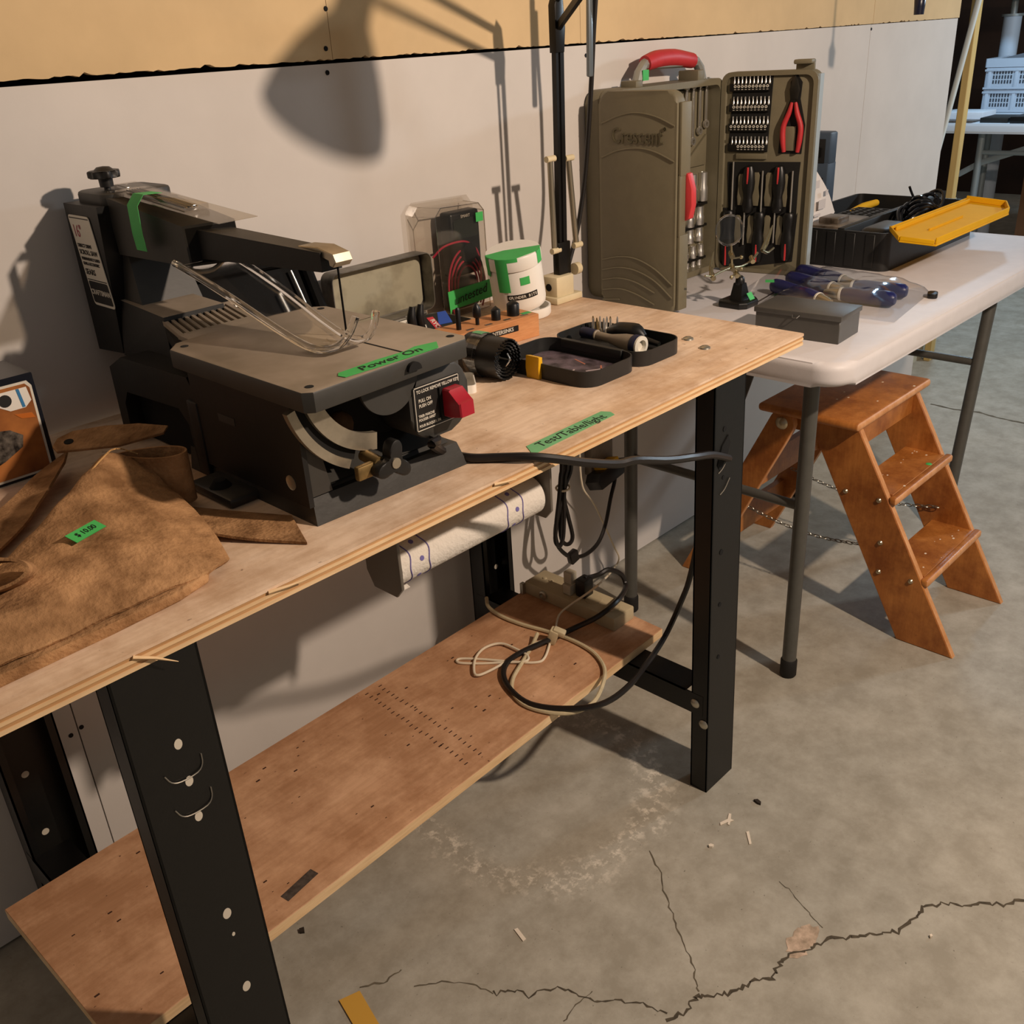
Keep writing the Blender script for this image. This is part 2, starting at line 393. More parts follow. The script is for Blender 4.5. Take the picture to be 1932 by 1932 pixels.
# splinters torn off the front edge
for x, dx, dz in ((-1.082, .035, -.018), (-.945, .04, .001), (-.64, .03, 0)):
    b = B(); b.tube([(x, Y0, ZB-.004), (x+dx*.5, Y0-.004, ZB-.005+dz*.4), (x+dx, Y0-.007, ZB-.006+dz)], [.0022, .0016, .0004], 5); b.done('splinter', M_ply_l, bench, True)
ZU = ZB-.018
def channel(x0, x1, yf, dep, z0, z1, back=False, lean=0.):
    """pressed C-channel leg: web facing front (or back), two flanges; lean shifts the foot in y"""
    b = B(); t = .0025; s = 1 if not back else -1
    def q(xa, xb, ya, yb):
        b.box(xa, xb, min(ya, yb), max(ya, yb), z0, z1)
    q(x0, x1, yf, yf+s*t); q(x0, x0+t, yf, yf+s*dep); q(x1-t, x1, yf, yf+s*dep)
    q(x0, x0+.012, yf+s*dep, yf+s*(dep-t)); q(x1-.012, x1, yf+s*dep, yf+s*(dep-t))
    if lean:
        for v in b.bm.verts:
            v.co.y += lean*(1-(v.co.z-z0)/(z1-z0))
    return b
LX = ((-1.107, -1.022), (-.174, -.090))
legs = []
for x0, x1 in LX:
    lf = channel(x0, x1, -.627, .034, 0, ZU, lean=-.013).done('leg', M_black, bench, True, smooth=False)
    lb = channel(x0, x1, -.058, .040, 0, ZU, back=True).done('leg', M_black, bench, True, smooth=False)
    legs.append((lf, lb))
    for z0, z1 in ((.163, .205),):
        b = B(); xr = x0-.0005
        b.box(xr, xr+.0025, -.626, -.072, z0, z1); b.box(xr, xr+.055, -.59, -.095, z1-.0025, z1); b.done('rail', M_black, bench, True, smooth=False)
def yfront(z): return -.627-.013*(1-z/ZU)
# press marks, knock-outs and through holes of the front legs
def leg_marks(leg, xc, holes, tabs, small):
    for dx, z, r in holes:
        b = B(); y = yfront(z); b.lathe([(r, 0), (r, -.0004), (0, -.0004)], 16, T(xc+dx, y-.0001, z) @ rotM('X', -90) @ Matrix.Diagonal((.8, 1.15, 1, 1))); b.done('bolt_hole', M_hole, leg, True)
    for dx, z, w in tabs:
        y = yfront(z)-.0006
        b = B(); b.tube([(xc+dx-w, y, z+.014), (xc+dx-w*.75, y, z+.004), (xc+dx-w*.3, y-.001, z), (xc+dx+w*.6, y-.001, z), (xc+dx+w*.95, y, z+.006), (xc+dx+w, y, z+.017)], .0007, 6, 3); b.done('press_mark', M_brasst_, leg, True)
leg_marks(legs[0][0], -1.064, ((.002, .672, .0050), (.003, .628, .0050), (.003, .585, .0050), (.005, .454, .0058), (.006, .424, .0022), (.005, .347, .0058)), ((.001, .633, .019), (.002, .592, .019)), 0)
M_slot = mat('dark_slot', '#050403', .9)
for z, r in ((.690, .0045), (.610, .0035), (.479, .0050), (.381, .0042), (.278, .0040)):
    b = B(); b.lathe([(r, 0), (r, -.0006), (0, -.0006)], 12, T(-.1465, yfront(z)-.0001, z) @ rotM('X', -90)); b.done('bolt_hole', M_slot, legs[1][0], True)
z = .652; P = [(-.026, -.016), (-.012, -.030), (-.004, -.020), (.016, -.004), (.022, .012), (.014, .026), (.004, .020), (-.010, .012)]
b = B(); b.prism([(-.147+x*.7, z+y) for x, y in P], yfront(z)-.0012, yfront(z)+.0005, 'y'); b.done('knockout', M_slot, legs[1][0], True, smooth=False)
for x, zz in ((-.150, .628), (-.144, .590)):
    b = B(); b.tube([(x-.012, yfront(zz)-.001, zz-.006), (x, yfront(zz)-.0015, zz), (x+.014, yfront(zz)-.001, zz+.014)], .0008, 6, 3); b.done('press_mark', M_brasst_, legs[1][0], True)
for y, z in ((-.611, .185), (-.629, .148)):
    b = B(); b.lathe([(0, .004), (.0055, .0035), (.0088, .001), (.0088, 0)], 18, T(-.1745, y, z) @ rotM('Y', -90)); b.done('bolt', M_zinc, legs[1][0], True)
for x, y in ((-.049, -.493), (-.076, -.543), (-1.04, -.52), (-1.05, -.57)):
    b = B(); b.lathe([(.0092, 0), (.0085, .0022), (.005, .0042), (0, .0048)], 18, T(x, y, ZB)); b.done('carriage_bolt', M_zinc, bench, True)
# back leg holes seen inside the channel
for lf, x, z in ((legs[1][1], -.104, .235), (legs[0][1], -1.072, .321), (legs[0][1], -1.072, .211)):
    b = B(); b.lathe([(.0055, 0), (.0055, -.0006), (0, -.0006)], 12, T(x, -.0604, z) @ rotM('X', -90)); b.done('bolt_hole', M_hole, lf, True)
# lower shelf board with rows of old nail marks
shelf = None
b = B(); Q = [(-1.174, -.187), (-1.119, -.497), (-.066, -.462), (-.046, -.150)]
Q = [(-1.174, -.180), (-1.166, -.492), (-.066, -.463), (-.052, -.160)]
b.prism(Q, .2055, .2235, bev=.0008, seg=1); shelf = b.done('shelf_board', M_shelf, bench, True, mats=[M_shelf, M_ply_l], pick=lambda f: 1 if abs(f.normal.z) < .5 else 0)
M_nick = mat('nail_mark', '#3d2212', .9)
rnd = random.Random(11); nk = B()
for row in (0, 1):
    for i in range(22):
        t = i/21; x = -.555-.012*t+row*.030+rnd.uniform(-.002, .002); y = -.185-.265*t
        nk.box(x-.0036, x+.0036, y-.0010, y+.0010, .2234, .2237)
for i in range(60):
    x, y = rnd.uniform(-1.15, -.2), rnd.uniform(-.46, -.2); a = rnd.uniform(.0005, .0022)
    nk.box(x-a*1.6, x+a*1.6, y-a*.7, y+a*.7, .2234, .2237)
nk.done('nail_marks', M_nick, shelf, True, smooth=False, kind='stuff')
M_sticker = mat('silver_sticker', '#6d625a', .35, .4, var=.5, vscale=120)
b = B(); b.box(-.028, .028, -.0075, .0075, 0, .0004, T(-.885, -.452, .2235) @ rotM('Z', 9)); b.done('sticker', M_sticker, shelf, True, label='small silver sticker')
# green tape label near the front edge of the top
M_tape = mat('green_tape', '#43b35a', .6, var=.12, vscale=30)
M_tape2 = mat('green_tape_faded', '#6fae78', .7, var=.12, vscale=30)
M_ink = mat('black_marker', '#0e1510', .7)
def tape(P, z, name='tape_label', parent=None, m=M_tape, th=.0004):
    b = B(); b.prism(P, z, z+th); return b.done(name, m, parent, True, smooth=False)
# ------------------------------------------------------------------ folding table
ZT = .716
M_plast = mat('white_plastic', '#d4cfcf', .5, var=.05, vscale=30, bump=.04, bscale=420)
M_tube = mat('grey_tube', '#5b5a55', .42, .3, var=.12, vscale=40)
M_cap = mat('black_rubber', '#161412', .7)
M_chrome = mat('chrome', '#e0dcd4', .3, .9)
tbl = thing('folding_table', 'white plastic folding table with grey tubular legs beside the workbench', 'table', (.75, -.37, 0))
b = B(); P = rrect(1.22, .61, .055, 8, .75, -.3675)
b.prism(P, ZT-.044, ZT, bev=.015, seg=5); b.done('tabletop', M_plast, tbl, True, ang=50)
b = B(); P = rrect(1.14, .53, .04, 6, .75, -.3675); b.prism(P, ZT-.052, ZT-.03); b.done('underside_rim', M_plast, tbl, True)
R_ = .0145
def tleg(xt, xb, y):
    b = B(); b.cyl((xb, y, .03), (xt, y, ZT-.04), R_, None, 20); lg = b.done('leg', M_tube, tbl, True)
    b = B(); b.lathe([(0, 0), (.0155, .001), (.0172, .004), (.0172, .038), (.0150, .042)], 20, T(xb, y, 0)); b.done('foot_cap', M_cap, lg, True)
for xt, xb in ((.235, .235), (1.135, 1.03)):
    tleg(xt, xb, -.573); tleg(xt, xb, -.160)
    b = B(); zc = .335 if xt < .5 else .455
    xm = xb+(xt-xb)*zc/.68
    if xt < .5:
        b.cyl((xm, -.573, .395), (xm, -.16, .395), .0095, None, 12)
    else: b.cyl((xm, -.573, zc), (xm, -.16, zc), .0095, None, 12)
    b.done('crossbar', M_tube, tbl, True)
    b = B(); b.cyl((xt, -.60, ZT-.062), (xt, -.13, ZT-.062), .012, None, 12); b.done('top_bar', M_tube, tbl, True)
# folding braces
def brace(x0, z0, x1, z1, y=-.367):
    b = B(); d = Vector((x1-x0, 0, z1-z0)); M = frame((x0, y, z0), d, (0, 1, 0)); b.box(0, d.length, -.011, .011, -.002, .002, M, bev=.001, seg=1); br = b.done('brace', M_tube, tbl, True)
    b = B(); b.box(-.006, .006, -.013, .013, -.004, .03, T(x0, y, z0)); b.done('brace_clip', M_chrome, br, True)
    b = B(); b.tube([(x0, y-.012, z0+.022), (x0+.008, y-.014, z0+.03), (x0+.05, y-.013, z0+.12), (x0+.075, y-.013, z0+.19)], .0022, 6, 3); b.done('lock_wire', M_chrome, br, True)
brace(.235, .40, .42, ZT-.05); brace(1.09, .46, .86, ZT-.055)
# ------------------------------------------------------------------ wooden step stool under the folding table
M_stool = wood('varnished_orange', '#c07d3d', '#aa682e', '#ad927a', .42, 1.6, 2, spot=.3, coat=.25)
M_stool_e = wood('varnished_edge', '#d9a272', '#c48752', None, .5, 2.5, 2)
M_brass = mat('steel_bolt', '#bcae93', .3, .9)
M_chain = mat('chain_steel', '#8d8a80', .35, .9)
st = thing('step_stool', 'orange-brown wooden folding step stool with two treads under the white table', 'step stool', (.65, -.5, 0))
def px_pick(f): return 1 if abs(f.normal.x) < .5 and f.calc_area() < .02 else 0
def side(x0, x1):
    b = B(); P = [(-.811, 0), (-.688, 0), (-.435, .468), (-.552, .468)]
    b.prism(P, x0, x1, 'x', bev=.002, seg=1); return b.done('side_rail', M_stool, st, True, mats=[M_stool, M_stool_e], pick=px_pick)
sl = side(.500, .518); sr = side(.782, .800)
for z, y0, y1 in ((.165, -.735, -.630), (.331, -.646, -.545)):
    b = B(); b.box(.5165, .7835, y0+.012, y1, z-.018, z); 
    b.box(.5, .8, y0-.004, y0+.014, z-.018, z, bev=.006, seg=3); b.done('tread', M_stool, st, True, mats=[M_stool, M_stool_e], pick=lambda f: 1 if f.normal.y < -.5 else 0)
b = B(); b.box(.470, .832, -.566, -.330, .469, .488, bev=.008, seg=3); b.done('top_board', M_stool, st, True, mats=[M_stool, M_stool_e], pick=lambda f: 1 if f.normal.y < -.5 else 0)
b = B(); b.box(.518, .782, -.548, -.530, .415, .469); b.done('apron_rail', M_stool, st, True)
for x in (.52, .76):
    b = B(); b.box(x, x+.02, -.53, -.39, .425, .469); b.done('cleat', M_stool, st, True)
for x0, x1 in ((.482, .499), (.801, .818)):
    b = B(); P = []
    top, bot = Vector((-.385, .448)), Vector((-.168, .0)); d = (bot-top).normalized(); n = Vector((-d.y, d.x)); w = .030
    for k in range(9):
        a = math.radians(-90+180*k/8); q = top - d*w*math.cos(a) + n*w*math.sin(a); P.append((q.x, q.y))
    e = bot; P += [(bot.x+.034, 0), (bot.x-.034, 0)]
    b.prism(P, x0, x1, 'x', bev=.0015, seg=1); rl = b.done('rear_leg', M_stool, st, True, mats=[M_stool, M_stool_e], pick=px_pick)
    xs = x0-.0005 if x0 < .6 else x1+.0005; sg = -1 if x0 < .6 else 1
    b = B(); b.lathe([(0, .006), (.010, .005), (.013, .002), (.015, 0)], 18, T(xs, -.385, .448) @ rotM('Y', 90*sg)); b.done('pivot_bolt', M_brass, rl, True)
for z0, ang in ((.30, 0), (.12, 0)):
    b = B(); yb = -.385+.217*(1-z0/.448); b.box(.4995, .8005, yb-.008, yb+.008, z0-.035, z0+.035, None); b.done('rear_brace', M_stool, st, True)
for y, z in ((-.538, .319), (-.613, .318), (-.627, .221), (-.631, .151), (-.702, .152)):
    b = B(); b.lathe([(0, .004), (.004, .003), (.006, 0)], 14, T(.4995, y, z) @ rotM('Y', -90)); b.done('bolt', M_brass, sl, True)
for x in (.525, .775):
    b = B(); p0, p1 = Vector((x, -.642, .205)), Vector((x, -.265, .205)); n = 30
    for k in range(n):
        t = (k+.5)/n; c = p0.lerp(p1, t); c.z -= .028*math.sin(math.pi*t); Mk = T(*c) @ rotM('Z', 90) @ rotM('X', 90*(k % 2))
        ring = [(.0085*math.cos(2*math.pi*i/10), .0034*math.sin(2*math.pi*i/10), 0) for i in range(10)]
        b.tube(ring, .0011, 5, 0, Mk, closed=True)
    b.done('chain', M_chain, st, True)
rnd = random.Random(5); b = B()
for k in range(26):
    x, y, z = [(rnd.uniform(.53, .77), rnd.uniform(-.73, -.66), .1653), (rnd.uniform(.53, .77), rnd.uniform(-.64, -.57), .3313), (rnd.uniform(.5, .8), rnd.uniform(-.56, -.45), .4883)][k % 3]
    a = rnd.uniform(.0008, .0026); b.cb((x, y, z), (a*2.2, a*1.6, .0006))
b.done('paint_specks', mat('paint_speck', '#e8d6bd', .7), st, True, smooth=False, kind='stuff')
b = B(); b.lathe([(.007, 0), (.006, .0008), (0, .0008)], 12, T(.715, -.628, .331)); b.done('price_dot', M_tape, st, True, label='round green price dot')
# ------------------------------------------------------------------ scroll saw
M_sawd = mat('saw_dark_paint', '#131211', .5, 0, var=.25, vscale=30, bump=.04, bscale=160)
M_sawg = mat('saw_grey_paint', '#383632', .5, 0, var=.2, vscale=25, bump=.03, bscale=160)
M_dust = mat('dusty_cast_iron', '#a09180', .62, .05, col2='#857866', vscale=9, bump=.05, bscale=90)
M_sawbase = mat('saw_base_paint', '#34322e', .38, 0, var=.3, vscale=22, bump=.05, bscale=90)
M_inside = mat('saw_interior', '#0c0a08', .9)
M_alu = mat('cast_aluminium', '#b7ac98', .38, .75, var=.25, vscale=35)
M_brasst = mat('tarnished_brass', '#8f7649', .5, .6, var=.4, vscale=60)
M_rust = mat('rusty_motor', '#6b4a2c', .75, .2, var=.5, vscale=50)
M_clear = mat('clear_plastic', '#ffffff', .05, 0, trans=1., ior=1.28)
M_red = mat('red_paddle', '#a5202f', .35, 0, var=.15, vscale=40)
M_blabel = mat('black_label', '#1b1917', .45)
M_wlabel = mat('white_label', '#d8d2c4', .5)
M_wprint = mat('white_print', '#cfc8ba', .6)
M_redp = mat('red_print', '#9c4a55', .6)
M_blk = mat('black_print', '#26221e', .6)
M_cord = mat('black_cord', '#1a1614', .38)
def hexa(b, P, M=None):
    """P: 4 bottom corners then 4 top corners, same winding"""
    v = [b.bm.verts.new(p) for p in P]
    for q in ((3, 2, 1, 0), (4, 5, 6, 7), (0, 1, 5, 4), (1, 2, 6, 5), (2, 3, 7, 6), (3, 0, 4, 7)): b.bm.faces.new([v[i] for i in q])
    b._x(v, M); return b
def bevel_all(b, w, seg=2, ang=30):
    E = [e for e in b.bm.edges if len(e.link_faces) == 2 and e.calc_face_angle(0) > math.radians(ang)]
    bmesh.ops.recalc_face_normals(b.bm, faces=b.bm.faces[:])
    bmesh.ops.bevel(b.bm, geom=E, offset=w, segments=seg, profile=.5, affect='EDGES', clamp_overlap=True); return b
saw = thing('scroll_saw', 'dark grey bench scroll saw with dusty table and clear blade guard', 'scroll saw', (-.735, -.35, ZB))
# cast base with sloping skirt
b = B()
hexa(b, [(-.836, -.562, ZB), (-.622, -.570, ZB), (-.622, -.30, ZB), (-.836, -.30, ZB), (-.831, -.552, ZB+.028), (-.628, -.560, ZB+.028), (-.628, -.30, ZB+.028), (-.831, -.30, ZB+.028)])
hexa(b, [(-.826, -.544, ZB+.028), (-.634, -.552, ZB+.028), (-.634, -.30, ZB+.028), (-.826, -.30, ZB+.028), (-.822, -.535, ZB+.036), (-.640, -.543, ZB+.036), (-.640, -.30, ZB+.036), (-.822, -.30, ZB+.036)])
bevel_all(b, .002, 2); b.done('base', M_sawbase, saw, True)
for x in (-.842, -.62):
    b = B(); b.box(x-.03, x+.03, -.45, -.36, ZB, ZB+.012, bev=.004); fo = b.done('mounting_foot', M_sawbase, saw, True)
    b = B(); b.lathe([(0, .009), (.007, .008), (.010, .004), (.013, 0)], 14, T(x-.014 if x < -.7 else x+.014, -.405, ZB+.012)); b.done('rubber_plug', M_inside, fo, True)
# front wall of the housing beside the tilt scale and the sloping ledge above the skirt
b = B(); hexa(b, [(-.834, -.554, ZB+.03), (-.806, -.555, ZB+.03), (-.806, -.548, ZB+.03), (-.834, -.548, ZB+.03), (-.834, -.554, .915), (-.824, -.555, .915), (-.824, -.548, .915), (-.834, -.548, .915)]); b.done('front_wall', M_sawg, saw, True)
b = B(); hexa(b, [(-.822, -.545, ZB+.034), (-.640, -.550, ZB+.034), (-.640, -.50, ZB+.034), (-.822, -.50, ZB+.034), (-.822, -.540, ZB+.037), (-.640, -.545, ZB+.037), (-.640, -.505, ZB+.058), (-.822, -.505, ZB+.058)]); b.done('ledge', M_sawg, saw, True)
# side housing: front block and rear motor block with arched opening
b = B(); b.box(-.838, -.832, -.556, -.345, ZB+.02, .922); 
sidep = b.done('side_panel', M_sawd, saw, True)
b = B(); b.box(-.832, -.640, -.515, -.345, ZB+.02, .915); b.done('housing_core', M_inside, saw, True)
b = B(); P = [(-.350, ZB), (-.350, .885), (-.335, .907), (-.170, .903), (-.130, .884), (-.128, ZB), (-.150, ZB), (-.152, .838), (-.165, .856), (-.30, .862), (-.318, .845), (-.322, ZB)]
b.prism(P, -.836, -.640, 'x'); bevel_all(b, .004, 2); b.done('motor_housing', M_sawd, saw, True)
b = B(); b.box(-.815, -.66, -.33, -.14, ZB+.002, .86); b.done('motor', M_inside, saw, True)
b = B(); b.box(-.840, -.834, -.352, -.330, ZB+.004, .88, bev=.002); b.done('housing_rib', M_sawd, saw, True)
b = B(); b.box(-.8386, -.8378, -.432, -.398, .8690, .8780); b.done('maker_plate', M_sawg, sidep, True, label='small grey maker plate')
b = B(); b.lathe([(0, 0), (.0075, 0), (.0085, .0008), (.0085, 0)], 20, T(-.8382, -.528, .827) @ rotM('Y', -90)); b.done('seal', M_alu, sidep, True, label='round embossed seal')
# table
b = B(); P = [(-.858, -.607), (-.632, -.601), (-.636, -.345), (-.652, -.329), (-.835, -.318), (-.856, -.340)]
P = [(-.849, -.612), (-.641, -.604), (-.632, -.594), (-.6345, -.345), (-.646, -.331), (-.700, -.326), (-.8, -.326), (-.838, -.331), (-.8555, -.350), (-.8575, -.604)]
b.prism(P, .926, .948, bev=.0025, seg=2)
tab = b.done('saw_table', M_dust, saw, True, mats=[M_dust, M_sawg], pick=lambda f: 0 if f.normal.z > .6 else 1)
for x, y in ((-.846, -.600), (-.641, -.588), (-.644, -.346), (-.843, -.350)):
    b = B(); b.lathe([(.0045, 0), (.0045, .0005), (0, .0005)], 14, T(x+.004*(1 if x < -.7 else -1), y+(.004 if y < -.5 else -.004), .948)); b.done('screw_hole', M_inside, tab, True)
b = B(); b.lathe([(.016, 0), (.016, .0006), (0, .0006)], 24, T(-.718, -.484, .948)); b.done('throat_insert', M_dust, tab, True)
b = B(); b.box(-.716, -.714, -.604, -.484, .9481, .9485); b.done('blade_slot', M_inside, tab, True)
b = B(); b.lathe([(.009, 0), (.009, .004), (0, .004)], 18, T(-.722, -.6085, .935) @ rotM('X', 90), 0, math.pi); b.done('slot_end', M_inside, tab, True)
tl = tape([(-.800, -.5865), (-.806, -.594), (-.804, -.6035), (-.730, -.6065), (-.683, -.6065), (-.669, -.588), (-.695, -.5815), (-.712, -.586), (-.75, -.584)], .9484, 'tape_label', tab)
text('handwriting', 'Power On', .018, M_ink, tl, T(-.740, -.5955, .9490) @ rotM('Z', 1), .0002, shear=.2, world=True, sx=1.1)
# louvred cover behind the table
b = B(); b.prism([(-.835, -.330), (-.790, -.209), (-.690, -.203), (-.690, -.330)], .926, .9425); lv = b.done('louvre_cover', M_inside, saw, True)
for k in range(11):
    t = k/10; xa, xb = -.789+t*.092, -.815+t*.094; w = .0021 if 0 < k < 10 else .003
    b = B(); b.prism([(xb-w, -.305), (xb+w, -.305), (xa+w, -.208), (xa-w, -.208)], .9425, .9480); b.done('louvre', M_dust, lv, True)
for y0, y1, xo in ((-.214, -.204, 0), (-.332, -.300, -.028)):
    b = B(); b.prism([(-.793+xo, y0), (-.690+xo*.9, y0), (-.688+xo*.9, y1), (-.790+xo, y1)], .9425, .9479); b.done('cover_edge', M_dust, lv, True)
# lower arm and column
b = B(); hexa(b, [(-.800, -.235, .885), (-.70, -.235, .885), (-.70, -.10, .885), (-.800, -.10, .885), (-.796, -.228, .953), (-.712, -.228, .953), (-.712, -.10, .958), (-.790, -.10, .958)])
bevel_all(b, .004, 2); b.done('lower_arm', M_sawg, saw, True, mats=[M_dust, M_sawd], pick=lambda f: 0 if f.normal.z > .6 else 1)
b = B(); hexa(b, [(-.798, -.094, .886), (-.672, -.094, .886), (-.672, -.018, .880), (-.798, -.018, .880), (-.801, -.122, 1.078), (-.690, -.122, 1.078), (-.690, -.026, 1.078), (-.801, -.026, 1.078)])
bevel_all(b, .007, 3); colm = b.done('column', M_sawd, saw, True)
b = B(); b.prism(rrect(.095, .092, .018, 4, -.742, -.082), 1.074, 1.092, bev=.004); b.done('column_cap', M_sawg, colm, True)
b = B(); hexa(b, [(-.785, -.155, .95), (-.70, -.155, .95), (-.70, -.10, .95), (-.785, -.10, .95), (-.775, -.122, 1.03), (-.705, -.122, 1.03), (-.705, -.10, 1.03), (-.775, -.10, 1.03)])
b.done('column_web', M_sawg, colm, True)
# label on the column
def onface(y, z): return T(-.8016, y, z)
Mf = frame((-.8012, -.0735, 1.003), (0, -1, -.02), (-.012, .145, 1))     # x towards the front, y up, z out (-x)
Mf = Matrix(((0, -.015, -1, -.8008), (-1, .115, 0, -.0705), (0, .993, -.015, 1.006), (0, 0, 0, 1)))
b = B(); b.prism(rrect(.060, .118, .005, 3), -.0002, .0007, M=Mf); lab = b.done('label', M_wlabel, colm, True)
b = B(); b.prism(rrect(.055, .029, .003, 3, 0, -.041), .0007, .0010, M=Mf); b.done('label_band', M_blabel, lab, True)
b = B()
for y in (-.0245, .0555): b.box(-.0275, .0275, y-.0006, y+.0006, .0007, .0010, Mf)
b.done('label_rules', M_blk, lab, True, kind='stuff')
text('lettering', '16"', .022, M_redp, lab, Mf @ T(-.026, .038, .0009), .0002, 'LEFT', world=True, sx=.85)
for s_, sz, y in (('DIRECT DRIVE', .0062, .020), ('SCROLL SAW', .0085, .0115), ('PERMANENTLY LUBED', .0052, .003), ('GEAR & ECCENTRIC', .0052, -.0035), ('SEARS', .0105, -.0145)):
    text('lettering', s_, sz, M_blk, lab, Mf @ T(-.026, y, .0009), .0002, 'LEFT', world=True, bold=.0002)
text('lettering', 'CRAFTSMAN', .0095, M_wprint, lab, Mf @ T(0, -.041, .0012), .0002, world=True, bold=.0002)
# tension knob
b = B(); b.cyl((-.763, -.082, 1.088), (-.763, -.082, 1.098), .0042, None, 12); b.lathe([(.0085, .0), (.009, .012), (0, .012)], 16, T(-.763, -.082, 1.096)); b.done('knob_stem', M_blabel, saw, True)
b = B(); P = []
for i in range(56):
    a = 2*math.pi*i/56; r = .0185+.0022*math.cos(7*a); P.append((r*math.cos(a), r*math.sin(a)))
b.prism(P, 0, .009, bev=.002, M=T(-.763, -.082, 1.107)); b.lathe([(.013, .0), (.008, .004), (0, .005)], 20, T(-.763, -.082, 1.116)); b.done('tension_knob', M_blabel, saw, True)
# upper arm: housing then beam
b = B(); hexa(b, [(-.783, -.118, 1.017), (-.710, -.118, 1.017), (-.706, -.285, 1.012), (-.764, -.262, 1.012), (-.786, -.118, 1.088), (-.712, -.118, 1.088), (-.708, -.285, 1.062), (-.766, -.262, 1.060)])
bevel_all(b, .003, 2); arm = b.done('arm_housing', M_sawg, saw, True)
b = B(); hexa(b, [(-.762, -.262, 1.015), (-.708, -.284, 1.015), (-.708, -.2855, 1.015), (-.762, -.2635, 1.015), (-.763, -.262, 1.057), (-.709, -.284, 1.059), (-.709, -.2855, 1.059), (-.763, -.2635, 1.057)]); b.done('housing_mouth', M_inside, arm, True)
b = B(); hexa(b, [(-.752, -.255, 1.020), (-.716, -.255, 1.020), (-.700, -.478, 1.022), (-.727, -.478, 1.022), (-.752, -.255, 1.055), (-.716, -.255, 1.055), (-.700, -.478, 1.043), (-.727, -.478, 1.043)])
bevel_all(b, .0025, 2); b.done('arm_beam', M_sawd, saw, True, mats=[M_sawg, M_sawd], pick=lambda f: 0 if f.normal.z > .6 else 1)
b = B(); P = [(-.434, 1.046), (-.470, 1.0475), (-.496, 1.042), (-.500, 1.034), (-.494, 1.028), (-.488, 1.0295), (-.490, 1.036), (-.470, 1.0405), (-.434, 1.042)]
b.prism(P, -.724, -.700, 'x', bev=.001, seg=1); b.done('blade_clamp', M_alu, saw, True, label='bright metal blade clamp')
b = B(); b.box(-.7092, -.7084, -.4835, -.4805, .94, 1.034); b.done('blade', M_inside, saw, True)
# clear ski-shaped guard with raised side rails
PATH = [(-.268, 1.018), (-.33, 1.006), (-.40, .987), (-.46, .966), (-.50, .9535), (-.524, .9510), (-.540, .956), (-.549, .970), (-.552, .984)]
GL = [-.787, -.789, -.787, -.782, -.777, -.772, -.762, -.752, -.745]; GR = [-.716, -.722, -.725, -.727, -.727, -.726, -.723, -.720, -.718]
g = [[(l, y, z), (l+.004, y, z-.001), (r-.004, y, z-.001), (r, y, z)] for (y, z), l, r in zip(PATH, GL, GR)]
b = B(); b.sheet(g, .0010); gd = b.done('guard', M_clear, saw, True, label='clear plastic blade guard')
for G in (GL, GR):
    b = B(); b.tube([(x, y, z+.004) for x, (y, z) in zip(G, PATH)], .0042, 8, 3); b.done('guard_rail', M_clear, gd, True)
b = B(); b.tube([(-.785, -.262, 1.020), (-.76, -.262, 1.006), (-.735, -.262, 1.004), (-.714, -.262, 1.016)], .003, 8, 3); b.done('guard_bracket', M_alu, gd, True)
# front: tilt plate, arcs, knob, switch box
b = B(); b.lathe([(.040, -.002), (.040, .002), (0, .002), (0, -.002), (.040, -.002)], 28, T(-.730, -.574, .922) @ rotM('X', 90), math.pi, 2*math.pi); b.done('tilt_plate', M_sawg, saw, True)
CX, CZ = -.735, .945
def arc(r0, r1, a0, a1, y0, y1):
    n = 18; P = [(CX+r1*math.cos(math.radians(a0+(a1-a0)*i/n)), CZ+r1*math.sin(math.radians(a0+(a1-a0)*i/n))) for i in range(n+1)]
    P += [(CX+r0*math.cos(math.radians(a1+(a0-a1)*i/n)), CZ+r0*math.sin(math.radians(a1+(a0-a1)*i/n))) for i in range(n+1)]
    b = B(); b.prism(P, y0, y1, 'y'); return b
arc(.112, .122, 194, 244, -.566, -.558).done('tilt_scale', M_alu, saw, True)
arc(.082, .101, 200, 262, -.566, -.558).done('tilt_scale', M_alu, saw, True)
arc(.101, .112, 194, 248, -.560, -.556).done('scale_slot', M_inside, saw, True)
b = B(); b.cyl((-.764, -.560, .842), (-.764, -.588, .839), .007, None, 14); b.box(-.792, -.762, -.586, -.578, .826, .842, bev=.002); b.done('clamp_block', M_brasst, saw, True)
b = B(); P = []
for i in range(48):
    a = 2*math.pi*i/48; r = .017+.0085*math.cos(3*a+2.2); P.append((r*math.cos(a), r*math.sin(a)))
b.prism(P, -.006, .008, bev=.002, M=T(-.752, -.592, .838) @ rotM('X', 90)); kn = b.done('tilt_knob', M_blabel, saw, True)
b = B(); b.lathe([(0, .002), (.006, .0015), (.006, 0)], 14, T(-.752, -.600, .838) @ rotM('X', 90)); b.done('knob_cap', M_alu, kn, True)
b = B(); b.sph((-.772, -.535, .872), .017, 16, (1, .7, 1)); b.done('motor_hub', M_rust, saw, True)
b = B(); b.prism(rrect(.088, .082, .030, 6, -.662, .878), -.576, -.520, 'y', bev=.004); swb = b.done('switch_box', M_sawg, saw, True)
b = B(); b.prism(rrect(.070, .052, .003, 3, -.666, .876), -.5772, -.5755, 'y'); sp = b.done('switch_plate', M_blabel, swb, True)
Ms = Matrix(((1, 0, 0, -.666), (0, 0, -1, -.5773), (0, 1, 0, .876), (0, 0, 0, 1)))
for x0, x1, y0, y1 in ((-.0335, .0335, .0243, .0252), (-.0335, .0335, -.0252, -.0243), (-.0335, -.0327, -.0252, .0252), (.0327, .0335, -.0252, .0252)):
    b = B(); b.box(x0, x1, y0, y1, 0, .0004, Ms); b.done('plate_border', M_wprint, sp, True)
